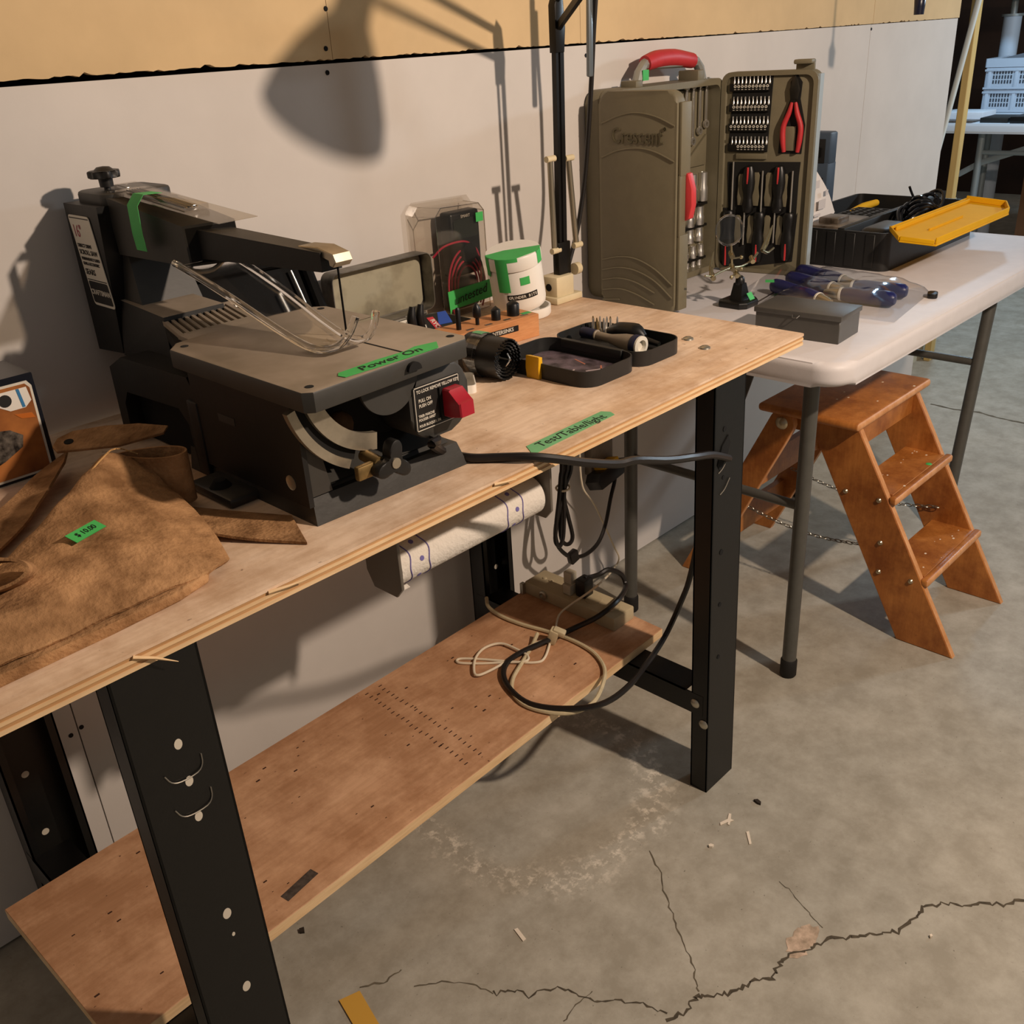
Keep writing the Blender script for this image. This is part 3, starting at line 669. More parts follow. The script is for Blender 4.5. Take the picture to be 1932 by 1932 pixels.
for s_, sz, x, y in (('TO LOCK REMOVE YELLOW KEY', .0052, -.030, .0195), ('PULL ON', .0055, -.028, .009), ('PUSH OFF', .0055, -.028, .003), ('TIRER MARCHE', .0042, -.030, -.0085), ('POUSSER ARRET', .0042, -.030, -.013), ('POUR BLOQUER, ENLEVER LA CLE', .0042, -.030, -.0200)):
    text('lettering', s_, sz, M_wprint, sp, Ms @ T(x, y, .0002), .0002, 'LEFT', world=True, sx=.82, bold=.0001)
b = B(); P = [(0, .017), (-.014, .017), (-.022, .006), (-.030, .004), (-.031, -.012), (-.012, -.016), (0, -.016)]
b.prism([(-.577+y, .874+z) for y, z in P], -.660, -.638, 'x', bev=.0015, seg=1); b.done('switch_paddle', M_red, swb, True, label='red paddle switch')
b = B(); b.box(-.664, -.634, -.5795, -.577, .855, .893); b.done('paddle_bezel', M_inside, swb, True)
b = B(); b.box(-.625, -.612, -.56, -.45, .855, .915, bev=.005); b.done('switch_bracket', M_sawg, saw, True)
# ------------------------------------------------------------------ on the bench: small things
tb_ = tape([(-.541, -.5905), (-.5465, -.600), (-.554, -.612), (-.549, -.6155), (-.391, -.611), (-.386, -.600), (-.392, -.5885)], ZB+.0003, 'tape_label', bench, M_tape2)
text('handwriting', 'Test/Table/light', .0205, M_ink, tb_, T(-.468, -.6022, ZB+.0008) @ rotM('Z', -.5), .0002, world=True, sx=1.0, shear=.1)
def film(name, tint, gloss=.07, edge=.55, rough=.08):
    """thin clear sheet: lets light straight through, reflects more at grazing angles"""
    m = bpy.data.materials.new(name); m.use_nodes = True; nt = m.node_tree; L = nt.links; nt.nodes.remove(nt.nodes['Principled BSDF'])
    tr = node(nt, 'ShaderNodeBsdfTransparent'); tr.inputs[0].default_value = (*lin(tint), 1); gl = node(nt, 'ShaderNodeBsdfGlossy'); gl.inputs['Roughness'].default_value = rough
    lw = node(nt, 'ShaderNodeLayerWeight'); lw.inputs['Blend'].default_value = .35
    mr = node(nt, 'ShaderNodeMapRange'); mr.inputs['To Min'].default_value = gloss; mr.inputs['To Max'].default_value = edge; L.new(lw.outputs['Facing'], mr.inputs['Value'])
    mx = node(nt, 'ShaderNodeMixShader'); L.new(mr.outputs[0], mx.inputs[0]); L.new(tr.outputs[0], mx.inputs[1]); L.new(gl.outputs[0], mx.inputs[2])
    L.new(mx.outputs[0], nt.nodes['Material Output'].inputs[0]); return m
M_clear2 = film('clear_film', '#fbf9f6', .03, .30)
M_film_e = film('film_edge', '#eee9e2', .22, .7)
# packet of blades taped on the saw arm
pk = thing('blade_packet', 'clear packet of saw blades taped onto the scroll saw arm', 'packet', (-.76, -.2, 1.085))
Mp = frame((-.7705, -.108, 1.0925), (.0, -1, -.092), (1, 0, 0))       # x along the arm to the front, y right
b = B(); b.box(0, .245, -.006, .046, 0, .0006, Mp @ rotM('Z', 2)); b.done('backing_card', film('packet_film', '#efe9df', .12, .5, .15), pk, True)
b = B(); b.box(.0, .175, .004, .034, .0008, .0085, Mp, bev=.002); b.done('bubble', M_clear2, pk, True, label='clear plastic bubble')
for k in range(6):
    b = B(); y = .010+k*.0035; b.box(.02, .158, y, y+.001, .0022, .0034, Mp); b.done('blade', M_brasst if k % 2 else M_sawd, pk, True)
b = B(); g = []
for y, z in ((-.30, -.0), (-.007, .0)): pass
tp = [(-.789, 1.030), (-.7905, 1.050), (-.7895, 1.0835), (-.779, 1.0955), (-.755, 1.0945)]
g = [[(x, -.196+dy+.012*(1.06-z), z) for x, z in tp] for dy in (.013, -.013)]
b.sheet(g, .0005); b.done('tape_strip', M_tape, pk, True, label='green tape strip')

# black tray of drill rods standing against the wall behind the saw
M_bplast = mat('black_plastic', '#141312', .38, 0, var=.2, vscale=30)
M_bmatte = mat('matte_black', '#0b0b0b', .75, spec=.2)
tr = thing('rod_tray', 'black plastic tray with upright chrome rods leaning on wall behind saw', 'tray', (-.57, -.06, ZB))
Mt = frame((-.572, -.080, ZB+.001), (1, 0, 0), (0, .30, 1))
b = B(); P = [(-.112, 0), (.128, 0), (.118, .158), (.100, .172), (-.08, .178), (-.112, .155)]
b.prism(P, -.004, .004, M=Mt, bev=.0015); b.done('back_plate', M_bmatte, tr, True)
for x0, y0, x1, y1 in ((.126, 0, .112, .165), (-.112, 0, -.112, .155), (-.1, .172, .11, .166), (-.11, .004, .126, .004)):
    b = B(); b.tube([(x0, y0, .012), (x1, y1, .012)], .009, 8, M=Mt); b.done('rim', M_bmatte, tr, True)
for x, l in ((-.072, .138), (-.055, .136), (-.018, .13), (.062, .12), (.095, .15)):
    b = B(); b.cyl((x+.006, .03, .014), (x-.012, l, .014), .0022, None, 10, Mt); b.done('rod', M_chrome, tr, True)

# hinged metal tin, lid up
M_tin = mat('old_tin', '#8a857b', .45, .55, col2='#4d4a44', vscale=16, bump=.05, bscale=80)
M_tinin = mat('tin_inside', '#6f6755', .55, .35, col2='#b0a88f', vscale=12, lo=.45, hi=.75)
tin = thing('hinged_tin', 'open grey metal tin with its lid standing up behind the saw', 'tin', (-.335, -.125, ZB))
def openbox(w, d, h, t, r, M, rim=False):
    """rounded open-top tray, opening +z"""
    b = B(); o = rrect(w, d, r, 5); i = rrect(w-2*t, d-2*t, max(r-t, .001), 5); n = len(o)
    vo0 = [b.bm.verts.new((x, y, 0)) for x, y in o]; vo1 = [b.bm.verts.new((x, y, h)) for x, y in o]
    vi1 = [b.bm.verts.new((x, y, h)) for x, y in i]; vi0 = [b.bm.verts.new((x, y, t)) for x, y in i]
    for k in range(n):
        j = (k+1) % n
        for q in ((vo0[k], vo0[j], vo1[j], vo1[k]), (vo1[k], vo1[j], vi1[j], vi1[k]), (vi1[k], vi1[j], vi0[j], vi0[k])): b.bm.faces.new(q)
    b.bm.faces.new(vo0[::-1]); b.bm.faces.new(vi0)
    for v in b.bm.verts: v.co = M @ v.co
    return b
openbox(.212, .098, .030, .0015, .014, T(-.332, -.132, ZB)).done('tray', M_tin, tin, True)
Ml = Matrix(((1, 0, 0, -.328), (0, 0, -1, -.048), (0, 1, 0, .868), (0, 0, 0, 1)))
lid = openbox(.214, .098, .030, .0015, .014, Ml).done('lid', M_tin, tin, True)
b = B(); b.prism(rrect(.206, .090, .012, 4), .0016, .0020, M=Ml); b.done('lid_lining', M_tinin, lid, True)
b = B(); b.cyl((-.43, -.083, .817), (-.25, -.083, .817), .003, None, 8); b.done('hinge', M_tin, tin, True)
t_ = thing('small_pliers', 'small pliers with two black grips sticking up from the open tin', 'pliers', (-.343, -.167, ZB+.002))
for x_ in (-.009, .009):
    b = B(); b.tube([(x_, 0, 0), (x_+.002, 0, .03), (x_-.001, 0, .055), (x_+.003, 0, .074)], [.0075, .008, .008, .005], 10, 3); b.done('grip', M_bplast, t_)
    b = B(); b.tube([(x_+.003, -.0082, .028), (x_+.0035, -.0086, .036), (x_+.002, -.0082, .042)], .0012, 6); b.done('grip_mark', M_wlabel, t_)
M_bluep = mat('blue_print', '#2b4da0', .45); M_redr = mat('red_band', '#c23b46', .45); M_dkpack = mat('dark_pack', '#20211f', .5)
pk2 = thing('tool_pack', 'dark blue and black RYO marked pack lying in the open tin', 'pack', (-.272, -.132, ZB+.006))
Mk = T(-.276, -.140, ZB+.028) @ rotM('Z', -16) @ rotM('X', 32)
b = B(); b.box(-.030, .026, -.020, .022, -.002, .002, Mk, bev=.001); b.done('pack_body', M_dkpack, pk2, True)
b = B(); b.prism([(.0, -.006), (.026, -.006), (.026, .022), (.010, .022)], .002, .0028, M=Mk); b.done('blue_panel', M_bluep, pk2, True)
b = B(); b.prism([(-.008, -.020), (.004, -.020), (-.002, .014), (-.014, .014)], .0021, .0030, M=Mk); rb = b.done('red_band', M_redr, pk2, True)
text('lettering', 'RYO', .011, M_wlabel, rb, Mk @ T(-.005, -.003, .0033) @ rotM('Z', -80), .0002, world=True, bold=.0003)
pk3 = thing('paper_tag', 'white paper tag with small writing lying in the tin', 'tag', (-.315, -.11, ZB+.025))
Mk = T(-.318, -.112, ZB+.032) @ rotM('X', 55)
b = B(); b.box(-.024, .024, -.008, .008, 0, .0005, Mk); b.done('tag_sheet', M_wlabel, pk3, True); text('lettering', 'EA.', .008, M_blk, pk3, Mk @ T(.004, .001, .0008), .0002, world=True)

# multimeter in its clear blister
mm = thing('multimeter_pack', 'black multimeter with red leads in a clear blister pack', 'multimeter', (-.13, -.05, ZB))
b = B(); P = [(-.183, ZB+.001), (-.066, ZB+.001), (-.068, .962), (-.080, .976), (-.172, .980), (-.186, .966)]
b.prism(P, -.058, -.056, 'y'); 
for k in range(6):
    a, c_ = P[k], P[(k+1) % 6]
    A, C2 = (a[0]-.014*(1 if k in (0, 4, 5) else -.4), a[1]), (c_[0]-.014*(1 if (k+1) % 6 in (0, 4, 5) else -.4), c_[1])
    v = [b.bm.verts.new(q) for q in ((a[0], -.056, a[1]), (c_[0], -.056, c_[1]), (C2[0], -.012, C2[1]), (A[0], -.012, A[1]))]; b.bm.faces.new(v)
bl = b.done('blister', M_clear2, mm, True, smooth=False, label='clear plastic blister')
b = B(); b.tube([(x, -.057, z) for x, z in P], .0011, 5, 0, closed=True)
for (x, z), dx in ((P[0], -.014), (P[4], -.014), (P[5], -.014), (P[2], .0056), (P[3], .0056)): b.tube([(x, -.057, z), (x+dx, -.012, z)], .0009, 5)
b.done('blister_crease', M_film_e, bl, True)
b = B(); b.prism([(-.215, ZB+.001), (-.052, ZB+.001), (-.052, .968), (-.066, .986), (-.20, .990), (-.215, .975)], -.0125, -.0115, 'y'); b.done('backing_sheet', M_clear2, mm, True)
b = B(); b.box(-.146, -.072, -.050, -.020, .852, .966, bev=.006, seg=3); met = b.done('meter_body', M_bplast, mm, True)
b = B(); b.prism(rrect(.060, .034, .004, 3, -.109, .936), -.0512, -.0495, 'y'); b.done('meter_screen', mat('lcd_dark', '#2a2d28', .2), met, True)
b = B(); b.lathe([(.020, 0), (.018, .006), (0, .006)], 24, T(-.109, -.050, .892) @ rotM('X', 90)); b.done('dial', M_sawd, met, True)
Mx = Matrix(((1, 0, 0, -.109), (0, 0, -1, -.0514), (0, 1, 0, .957), (0, 0, 0, 1)))
text('lettering', 'SMART', .0075, M_wprint, met, Mx @ T(0, 0, 0), .0002, world=True)
b = B(); b.box(-.090, -.072, -.0590, -.0582, .944, .960); b.done('price_sticker', M_tape, mm, True, label='small green price sticker')
b = B(); b.box(-.158, -.076, -.046, -.018, .790, .846, bev=.010, seg=3); b.done('test_probes_block', M_bplast, mm, True)
M_lead = mat('red_lead', '#b02c46', .4)
for k in range(4):
    r = .026+.007*k; pts = []
    for i in range(15):
        a = math.radians(-40+260*i/14); pts.append((-.116+r*.98*math.cos(a), -.053+.0008*k, .832+r*1.45*math.sin(a)))
    b = B(); b.tube(pts, .0019, 7, 2); b.done('test_lead', M_lead, mm, True)
b = B(); b.tube([(-.098, -.053, .80), (-.082, -.053, .84), (-.084, -.053, .885), (-.10, -.053, .905), (-.125, -.054, .915), (-.165, -.050, .912), (-.185, -.04, .895)], .0019, 7, 4); b.done('test_lead', M_lead, mm, True)
b = B(); b.tube([(-.10, -.054, .80), (-.078, -.054, .83), (-.08, -.054, .87), (-.10, -.054, .90)], .0019, 7, 4); b.done('test_lead', M_cord, mm, True)
b = B(); g = [[(x, -.0592-.001*math.sin(9*x), z+.028*(x+.14)) for x in (-.172, -.165, -.14, -.11, -.08, -.060)] for z in (.800, .834)]; g[0][0] = (-.170, -.0592, .790); b.sheet(g, .0005); ut = b.done('tape_label', M_tape, mm, True, label='green tape label reading untested')
Mx = Matrix(((.985, -.05, 0, -.118), (0, 0, -1, -.0612), (.1, 1, 0, .8185), (0, 0, 0, 1)))
text('handwriting', 'untested', .023, M_ink, ut, Mx, .0002, world=True, shear=.2, sx=1.05)

# white jar of grinder bits standing askew on its lid
M_jar = mat('white_jar', '#efeae0', .4, 0, var=.04, vscale=30)
M_cream = mat('cream_plastic', '#d9c9a4', .45, 0, var=.08, vscale=30)
ld = thing('jar_lid', 'shallow white plastic lid lying under the tilted jar', 'lid', (-.078, -.155, ZB))
b = B(); b.lathe([(0, .001), (.048, .001), (.050, .004), (.050, .018), (.0465, .018), (.0465, .005), (0, .005)], 40); b.done('lid_dish', M_jar, ld)
jar = thing('grinder_bit_jar', 'white plastic jar labelled GRINDER BITS with green tape over its cap', 'jar', (-.085, -.155, ZB+.0202), rot=(math.radians(2), math.radians(-10), 0))
b = B(); b.lathe([(0, 0), (.040, 0), (.0465, .006), (.048, .014), (.048, .072), (.046, .080), (.0475, .0815), (.0475, .083)], 40); jb = b.done('jar_body', M_jar, jar)
b = B(); b.lathe([(.0492, .080), (.0497, .082), (.0497, .100), (.048, .1035), (0, .1035)], 40); b.done('jar_cap', M_jar, jar)
def band(r, a0, a1, z0, z1, th=.0004, n=12):
    b = B(); g = [[(r*math.cos(math.radians(a0+(a1-a0)*i/n)), r*math.sin(math.radians(a0+(a1-a0)*i/n)), z) for i in range(n+1)] for z in (z0, z1)]; b.sheet(g, th); return b
band(.0502, -176, -150, .044, .104).done('tape_strip', M_tape, jar); band(.0502, -150, -128, .098, .1045).done('tape_strip', M_tape, jar); band(.0502, -80, -60, .082, .1045).done('tape_strip', M_tape, jar); band(.0502, -212, -196, .070, .104).done('tape_strip', M_tape, jar)
b = B(); b.prism([(.0495*math.cos(math.radians(a)), .0495*math.sin(math.radians(a))) for a in (-215, -200, -185, -170, -150, -135)]+[(.0495*math.cos(math.radians(a)), .0495*math.sin(math.radians(a))) for a in (-75, -60, -45)]+[(-.01, .012)], .1035, .1041); b.done('tape_strip', M_tape, jar)
band(.0485, -128, -107, .054, .068).done('price_sticker', M_tape, jar, label='small green price sticker')
gl = band(.0484, -160, -92, .0285, .0385).done('embossed_label', M_blabel, jar)
s_ = 'GRINDER BITS'; 
for k, ch in enumerate(s_):
    if ch == ' ': continue
    a = math.radians(-154+k*5.2); Mj = T(.0489*math.cos(a), .0489*math.sin(a), .0335) @ rotM('Z', math.degrees(a)+90) @ rotM('X', 90)
    text('lettering', ch, .0068, M_wprint, gl, Mj, .0002, bold=.0002)

# countersink block
M_block = wood('fir_block', '#d99b68', '#c5834f', None, .6, 3.)
ck = thing('countersink_block', 'wooden block holding four black countersink bits and labelled COUNTERSINKS', 'bit block', (-.265, -.245, ZB))
Mb = Matrix(((-.992, -.07, 0, -.164), (.126, -.998, 0, -.271), (0, 0, 1, ZB), (0, 0, 0, 1)))   # x to the left along the front face, y out of the front
Mb = frame((-.164, -.272, ZB), (-.993, .118, 0), (-.118, -.993, 0))
Mb = Matrix(((-.993, .118, 0, -.164), (.118, .993, 0, -.272), (0, 0, 1, ZB), (0, 0, 0, 1)))
b = B(); b.box(0, .205, 0, .062, 0, .038, Mb, bev=.0008, seg=1); blk = b.done('block', M_block, ck, True)
Mfront = Matrix(((.993, -.0, .118, 0), (-.118, 0, -.993, 0), (0, 1, 0, 0), (0, 0, 0, 1)))
def fr(u, h, out=.0004): 
    p = Mb @ Vector((u, -out, h)); return T(*p) @ Matrix(((.993, 0, -.118, 0), (-.118, 0, -.993, 0), (0, 1, 0, 0), (0, 0, 0, 1)))
b = B(); b.box(-.042, .042, -.0048, .0048, 0, .0005, fr(.088, .0235)); cl = b.done('embossed_label', M_blabel, blk, True)
text('lettering', 'COUNTERSINKS', .0085, M_wprint, cl, fr(.088, .0235, .0011), .0002, world=True, bold=.0002)
for k, (u, r, h, kind) in enumerate(((.148, .0042, .036, 0), (.110, .0050, .036, 1), (.071, .0078, .024, 2), (.034, .0105, .028, 2))):
    p = Mb @ Vector((u, .026, .038)); b = B(); Mz = T(p.x, p.y, p.z-.0005)
    if kind == 0: b.lathe([(0, 0), (r, 0), (r, h*.9), (r*.6, h), (0, h)], 14, Mz)
    elif kind == 1: b.lathe([(0, 0), (.0032, 0), (.0032, h*.32), (.0058, h*.36), (.0068, h*.42), (.0068, h*.78), (.002, h), (0, h*1.05)], 14, Mz)
    else: b.lathe([(0, 0), (r, 0), (r, h*.70), (r*.92, h*.74), (0, h)], 18, Mz)
    o = b.done('countersink_bit', M_bplast, None); tag(o, ['slim black rod bit standing in the wooden block', 'stepped pointed black bit standing in the wooden block', 'short black countersink standing in the wooden block', 'widest black countersink standing in the block beside the jar'][k], 'bit', 'countersink bits')
    q = Mb @ Vector((u-.012, .012, .0381)); b = B(); b.box(-.007, .007, -.0028, .0028, 0, .0004, T(*q) @ rotM('Z', -7)); b.done('size_sticker', M_sticker, blk, True)
q = Mb @ Vector((.012, .020, .0381)); b = B(); b.box(-.009, .009, -.005, .005, 0, .0004, T(*q) @ rotM('Z', -7)); b.done('price_sticker', M_tape, blk, True, label='small green price sticker')

# bundle of hole saws taped together
hs = thing('hole_saw_set', 'bundle of nested black hole saws with toothed rims lying on the bench', 'hole saws', (-.372, -.365, ZB))
Mh = frame((-.370, -.326, ZB+.0315), (.08, -1, 0), (1, .08, 0)) @ rotM('Y', 90)     # local z along the axis towards the viewer
def toothed(r, z0, z1, n, t=.0022, dep=.003):
    b = B(); ro = []; 
    for R0 in (r, r-t):
        lo = [b.bm.verts.new((R0*math.cos(2*math.pi*i/(2*n)), R0*math.sin(2*math.pi*i/(2*n)), z0)) for i in range(2*n)]
        hi = [b.bm.verts.new((R0*math.cos(2*math.pi*i/(2*n)), R0*math.sin(2*math.pi*i/(2*n)), z1-(dep if i % 2 else 0))) for i in range(2*n)]
        ro.append((lo, hi))
    m_ = 2*n
    for i in range(m_):
        j = (i+1) % m_
        for q in ((ro[0][0][i], ro[0][0][j], ro[0][1][j], ro[0][1][i]), (ro[1][0][j], ro[1][0][i], ro[1][1][i], ro[1][1][j]), (ro[0][1][i], ro[0][1][j], ro[1][1][j], ro[1][1][i])): b.bm.faces.new(q)
    for v in b.bm.verts: v.co = Mh @ v.co
    return b
for r, z0, z1, n in ((.0315, -.006, .028, 30), (.0305, .024, .068, 30), (.0255, .03, .066, 26), (.021, .03, .064, 22), (.0165, .03, .062, 18)):
    toothed(r, z0, z1, n).done('cup', M_bplast, hs, True, ang=25)
b = B(); b.lathe([(0, -.006), (.031, -.006), (.031, .003), (0, .003)], 30, Mh); b.lathe([(.0335, .012), (.0335, .024), (.030, .024)], 30, Mh); b.done('hub_plate', M_sawd, hs, True)
b = B(); b.cyl((0, 0, .01), (0, 0, .072), .0035, .001, 8, Mh); b.tube([(-.008, .002, .064), (0, 0, .070), (.007, -.006, .068), (.010, -.004, .064)], .0012, 6, 3, Mh); b.done('pilot_drill', M_chrome, hs, True)
b = B(); Mq = Mh; g = [[(.0342*math.cos(math.radians(a)), .0342*math.sin(math.radians(a)), z) for a in (150, 160, 170, 180, 190)] for z in (.004, .022)]
b.sheet(g, .0005, Mh); b.done('tape_strip', M_tape2, hs, True)
b = B(); g = [[(.0338*math.cos(math.radians(a)), .0338*math.sin(math.radians(a)), z) for a in range(0, 361, 15)] for z in (.006, .030)]; b.sheet(g, .0003, Mh); b.done('clear_tape', M_clear2, hs, True)

# open two-part bit case
M_casep = mat('charcoal_plastic', '#242423', .45, 0, var=.12, vscale=40, bump=.03, bscale=300)
bc = thing('bit_case', 'open charcoal plastic bit case with a yellow latch on the bench', 'case', (-.215, -.432, ZB))
Mn, Mfz = T(-.2755, -.4290, ZB), T(-.1605, -.4330, ZB)
openbox(.118, .184, .0235, .002, .028, Mn).done('tray', M_casep, bc, True); openbox(.112, .182, .0235, .002, .028, Mfz).done('tray', M_casep, bc, True)
b = B(); b.box(-.222, -.2125, -.49, -.37, ZB+.010, ZB+.0245, bev=.002); b.done('hinge', M_casep, bc, True)
M_pic = mat('printed_card', '#6d5f68', .5, col2='#30282c', vscale=40)
b = B(); b.prism(rrect(.106, .170, .022, 4), .0021, .0030, M=Mn); pc = b.done('printed_card', M_pic, bc, True)
M_pc1 = mat('card_print_pale', '#b8a8a8', .5); M_pc2 = mat('card_print_orange', '#b3705a', .5)
for k, (x, y, a, l, m_) in enumerate(((.02, -.05, 40, .034, M_pc2), (.012, -.045, -30, .03, M_pc1), (.02, -.065, 65, .03, M_pc1), (.03, .0, 70, .03, M_pc2), (-.02, .03, 85, .05, M_pc1), (-.03, .035, 85, .05, M_pc1), (-.01, -.02, 20, .012, M_pc1), (.0, -.072, 80, .026, M_pc1))):
    b = B(); b.box(-l/2, l/2, -.0013, .0013, .0030, .0033, Mn @ T(x, y, 0) @ rotM('Z', a)); b.done('card_print', m_, pc, True)
M_yel2 = mat('yellow_plastic', '#e0ab1c', .42, 0, var=.06, vscale=30)
b = B(); P = [(-.0035, -.002), (.0035, -.002), (.0045, .008), (.003, .014), (.0045, .021), (.0055, .032), (-.0035, .034), (-.0045, .015)]
b.prism([(-.336+x, ZB+z) for x, z in P], -.430, -.404, 'y', bev=.0015); b.done('latch', M_yel2, bc, True, label='yellow latch')
# handle, ratchet and bits in the case
dr = thing('stubby_driver', 'grey barrelled driver handle with silver end lying across the bit case', 'tool', (-.165, -.43, ZB+.012))
Md = frame((-.170, -.372, ZB+.0235), (-.06, -1, -.02), (1, -.06, 0)) @ rotM('Y', 90)
b = B(); b.lathe([(0, -.002), (.008, 0), (.0088, .006), (.0085, .028), (.0075, .03), (0, .03)], 20, Md); b.done('collar', mat('navy_grip', '#151a35', .5), dr, True)
b = B(); b.lathe([(.0068, .0295), (.0085, .030), (.0085, .032), (.0068, .033), (.0068, .058), (.0072, .062), (.013, .090), (.0148, .112), (0, .112)], 24, Md); b.done('barrel', mat('warm_grey_plastic', '#857866', .5), dr, True)
b = B(); b.lathe([(.0150, .108), (.0158, .110), (.0158, .120), (.0150, .121)], 28, Md); b.done('navy_ring', MATS['navy_grip'], dr, True)
b = B(); b.lathe([(.0155, .120), (.0155, .1235), (.0095, .1245), (.0085, .118), (0, .117)], 28, Md); b.done('end_ring', M_wlabel, dr, True, label='white end ring')
rt = thing('ratchet_driver', 'black ratchet driver lying in the bit case beside green sticker', 'tool', (-.125, -.44, ZB+.01))
b = B(); b.tube([(-.128, -.392, ZB+.018), (-.128, -.415, ZB+.022), (-.126, -.445, ZB+.023), (-.126, -.462, ZB+.016)], [.006, .0135, .0145, .007], 12, 4); b.done('grip', M_bplast, rt, True)
b = B(); b.cyl((-.126, -.462, ZB+.014), (-.127, -.492, ZB+.011), .0055, .004, 12); b.done('shaft', M_sawd, rt, True)
b = B(); b.box(-.012, .012, -.009, .009, 0, .0004, T(-.123, -.497, ZB+.0023) @ rotM('Z', 12)); b.done('price_sticker', M_tape, bc, True, label='small green price sticker')
for k in range(9):
    x, y = -.128+(k % 5)*.0045-(k//5)*.010, -.362-(k % 5)*.0085-(k//5)*.004
    b = B(); b.lathe([(0, 0), (.0028, 0), (.0030, .014), (.0020, .016), (.0020, .030), (.0008, .035), (0, .035)], 6, T(x, y, ZB+.003) @ rotM('X', 4*(k % 3-1))); o = b.done('driver_bit', M_chrome if k % 3 else M_brasst)
    tag(o, 'small steel driver bit standing upright in the bit case', 'driver bit', 'driver bits in the case')
# small white box of bits behind the switch
wb = thing('bit_box', 'flat white plastic box of tiny bits beside the saw switch', 'box', (-.45, -.345, ZB))
openbox(.095, .065, .012, .0015, .008, T(-.450, -.340, ZB) @ rotM('Z', -40)).done('tray', M_jar, wb, True)
for k in range(5):
    b = B(); b.cyl((-.425+.004*k, -.358+.008*k, ZB+.004), (-.435+.004*k, -.37+.008*k, ZB+.004), .0016, None, 6); b.done('tiny_bit', M_chrome, wb, True)
# ------------------------------------------------------------------ architect lamp clamped at the back corner
lp = thing('desk_lamp', 'black spring-arm desk lamp on a cream clamp at the bench corner', 'lamp', (.045, -.145, ZB))
M_lampb = mat('lamp_black', '#16130f', .35, .2)
M_steel = mat('dull_steel', '#a59c88', .35, .85)
b = B(); b.box(.004, .078, -.165, -.112, ZB, ZB+.013, bev=.003); b.box(.010, .060, -.160, -.118, ZB+.010, ZB+.050, bev=.004); cl_ = b.done('clamp_base', M_cream, lp, True)
b = B(); b.lathe([(.007, 0), (.007, .001), (0, .001)], 14, T(.0095, -.14, ZB+.030) @ rotM('Y', -90)); b.done('clamp_hole', M_inside, cl_, True)
b = B(); b.cyl((.046, -.14, ZB+.046), (.046, -.14, ZB+.068), .008, None, 14); b.done('swivel_pin', M_steel, lp, True)
A0, A1 = Vector((.046, -.142, .845)), Vector((.047, -.148, 1.235))
for dx, w in ((-.0075, .003), (.0055, .0048)):
    b = B(); M_ = frame((A0.x+dx, A0.y, .83), (A1-A0), (1, 0, 0)); b.box(0, .395, -w, w, -.005, .005, M_); b.done('lower_arm_bar', M_lampb, lp, True)
b = B(); b.box(.030, .064, -.150, -.134, .832, .893, bev=.002); b.done('arm_bracket', M_lampb, lp, True)
for x0, x1, zt in ((.020, .026, 1.038), (.070, .088, 1.034)):
    b = B(); b.cyl((x0, -.145, zt), (x1, -.143, .884), .0055, None, 12); sp_ = b.done('spring', M_steel, lp, True, label='long steel spring')
    for (xx, z) in ((x0, zt+.004), (x1, .880)):
        b = B(); b.cyl((xx-.011, -.146, z), (xx+.011, -.146, z), .0055, None, 12); b.done('spring_peg', M_cream, sp_, True)
b = B(); b.cyl((.072, -.15, .838), (.085, -.15, .838), .011, None, 16); b.done('joint_knob', M_cream, lp, True)
# elbow plate and upper arm reaching out over the bench to the shade
b = B(); P = [(.034, 1.212), (.056, 1.212), (.060, 1.25), (.056, 1.295), (.044, 1.308), (.034, 1.285)]
b.prism(P, -.156, -.140, 'y', bev=.002); b.done('elbow_plate', M_lampb, lp, True)
N_ = Vector((-.187, -.60, 1.460))
for o_ in (Vector((.0, 0, .0)), Vector((.0, .006, .040))):
    b = B(); p0 = Vector((.046, -.150, 1.25))+o_*1.0; d = (N_+o_*.9)-p0; M_ = frame(p0, d, (0, 0, 1)); b.box(0, d.length, -.0055, .0055, -.004, .004, M_); b.done('upper_arm_bar', M_lampb, lp, True)
b = B(); d = Vector((-.05, 0, -.10)).normalized(); M_ = frame(N_, d, (0, 1, 0)) @ rotM('Y', 90)
b.lathe([(r*.9, z*.9) for r, z in [(0, -.03), (.022, -.028), (.026, -.01), (.028, .03), (.040, .045), (.066, .085), (.086, .125), (.093, .152), (.0915, .152), (.084, .125), (.064, .086), (.038, .047), (.024, .03)]], 40, M_); b.done('lamp_shade', M_lampb, lp, True)
b = B(); b.tube([N_+Vector((0, 0, .02)), N_+Vector((.012, .01, .04)), N_+Vector((.0, .006, .04))], .006, 8); b.done('shade_bracket', M_lampb, lp, True)
b = B(); b.tube([(0.141, -0.16, 1.3222), (0.1422, -0.15, 1.2407), (0.1461, -0.14, 1.1635), (0.1463, -0.13, 1.0735), (0.1445, -0.12, 0.9886), (0.1267, -0.115, 0.9025), (0.1005, -0.115, 0.8465), (0.0757, -0.12, 0.811)], .0045, 8, 4); b.done('lamp_cord', M_cord, lp, True)
b = B(); q0, q1 = [Vector(v) for v in [(0.1336, -0.15, 1.339), (0.1296, -0.15, 1.1687)]]; M_ = frame(q1, q0-q1, (1, 0, 0)); b.box(0, (q0-q1).length, -.0065, .0065, -.004, .004, M_, bev=.003); b.done('tension_bar', mat('grey_bar', '#7d8488', .35, .6), lp, True)

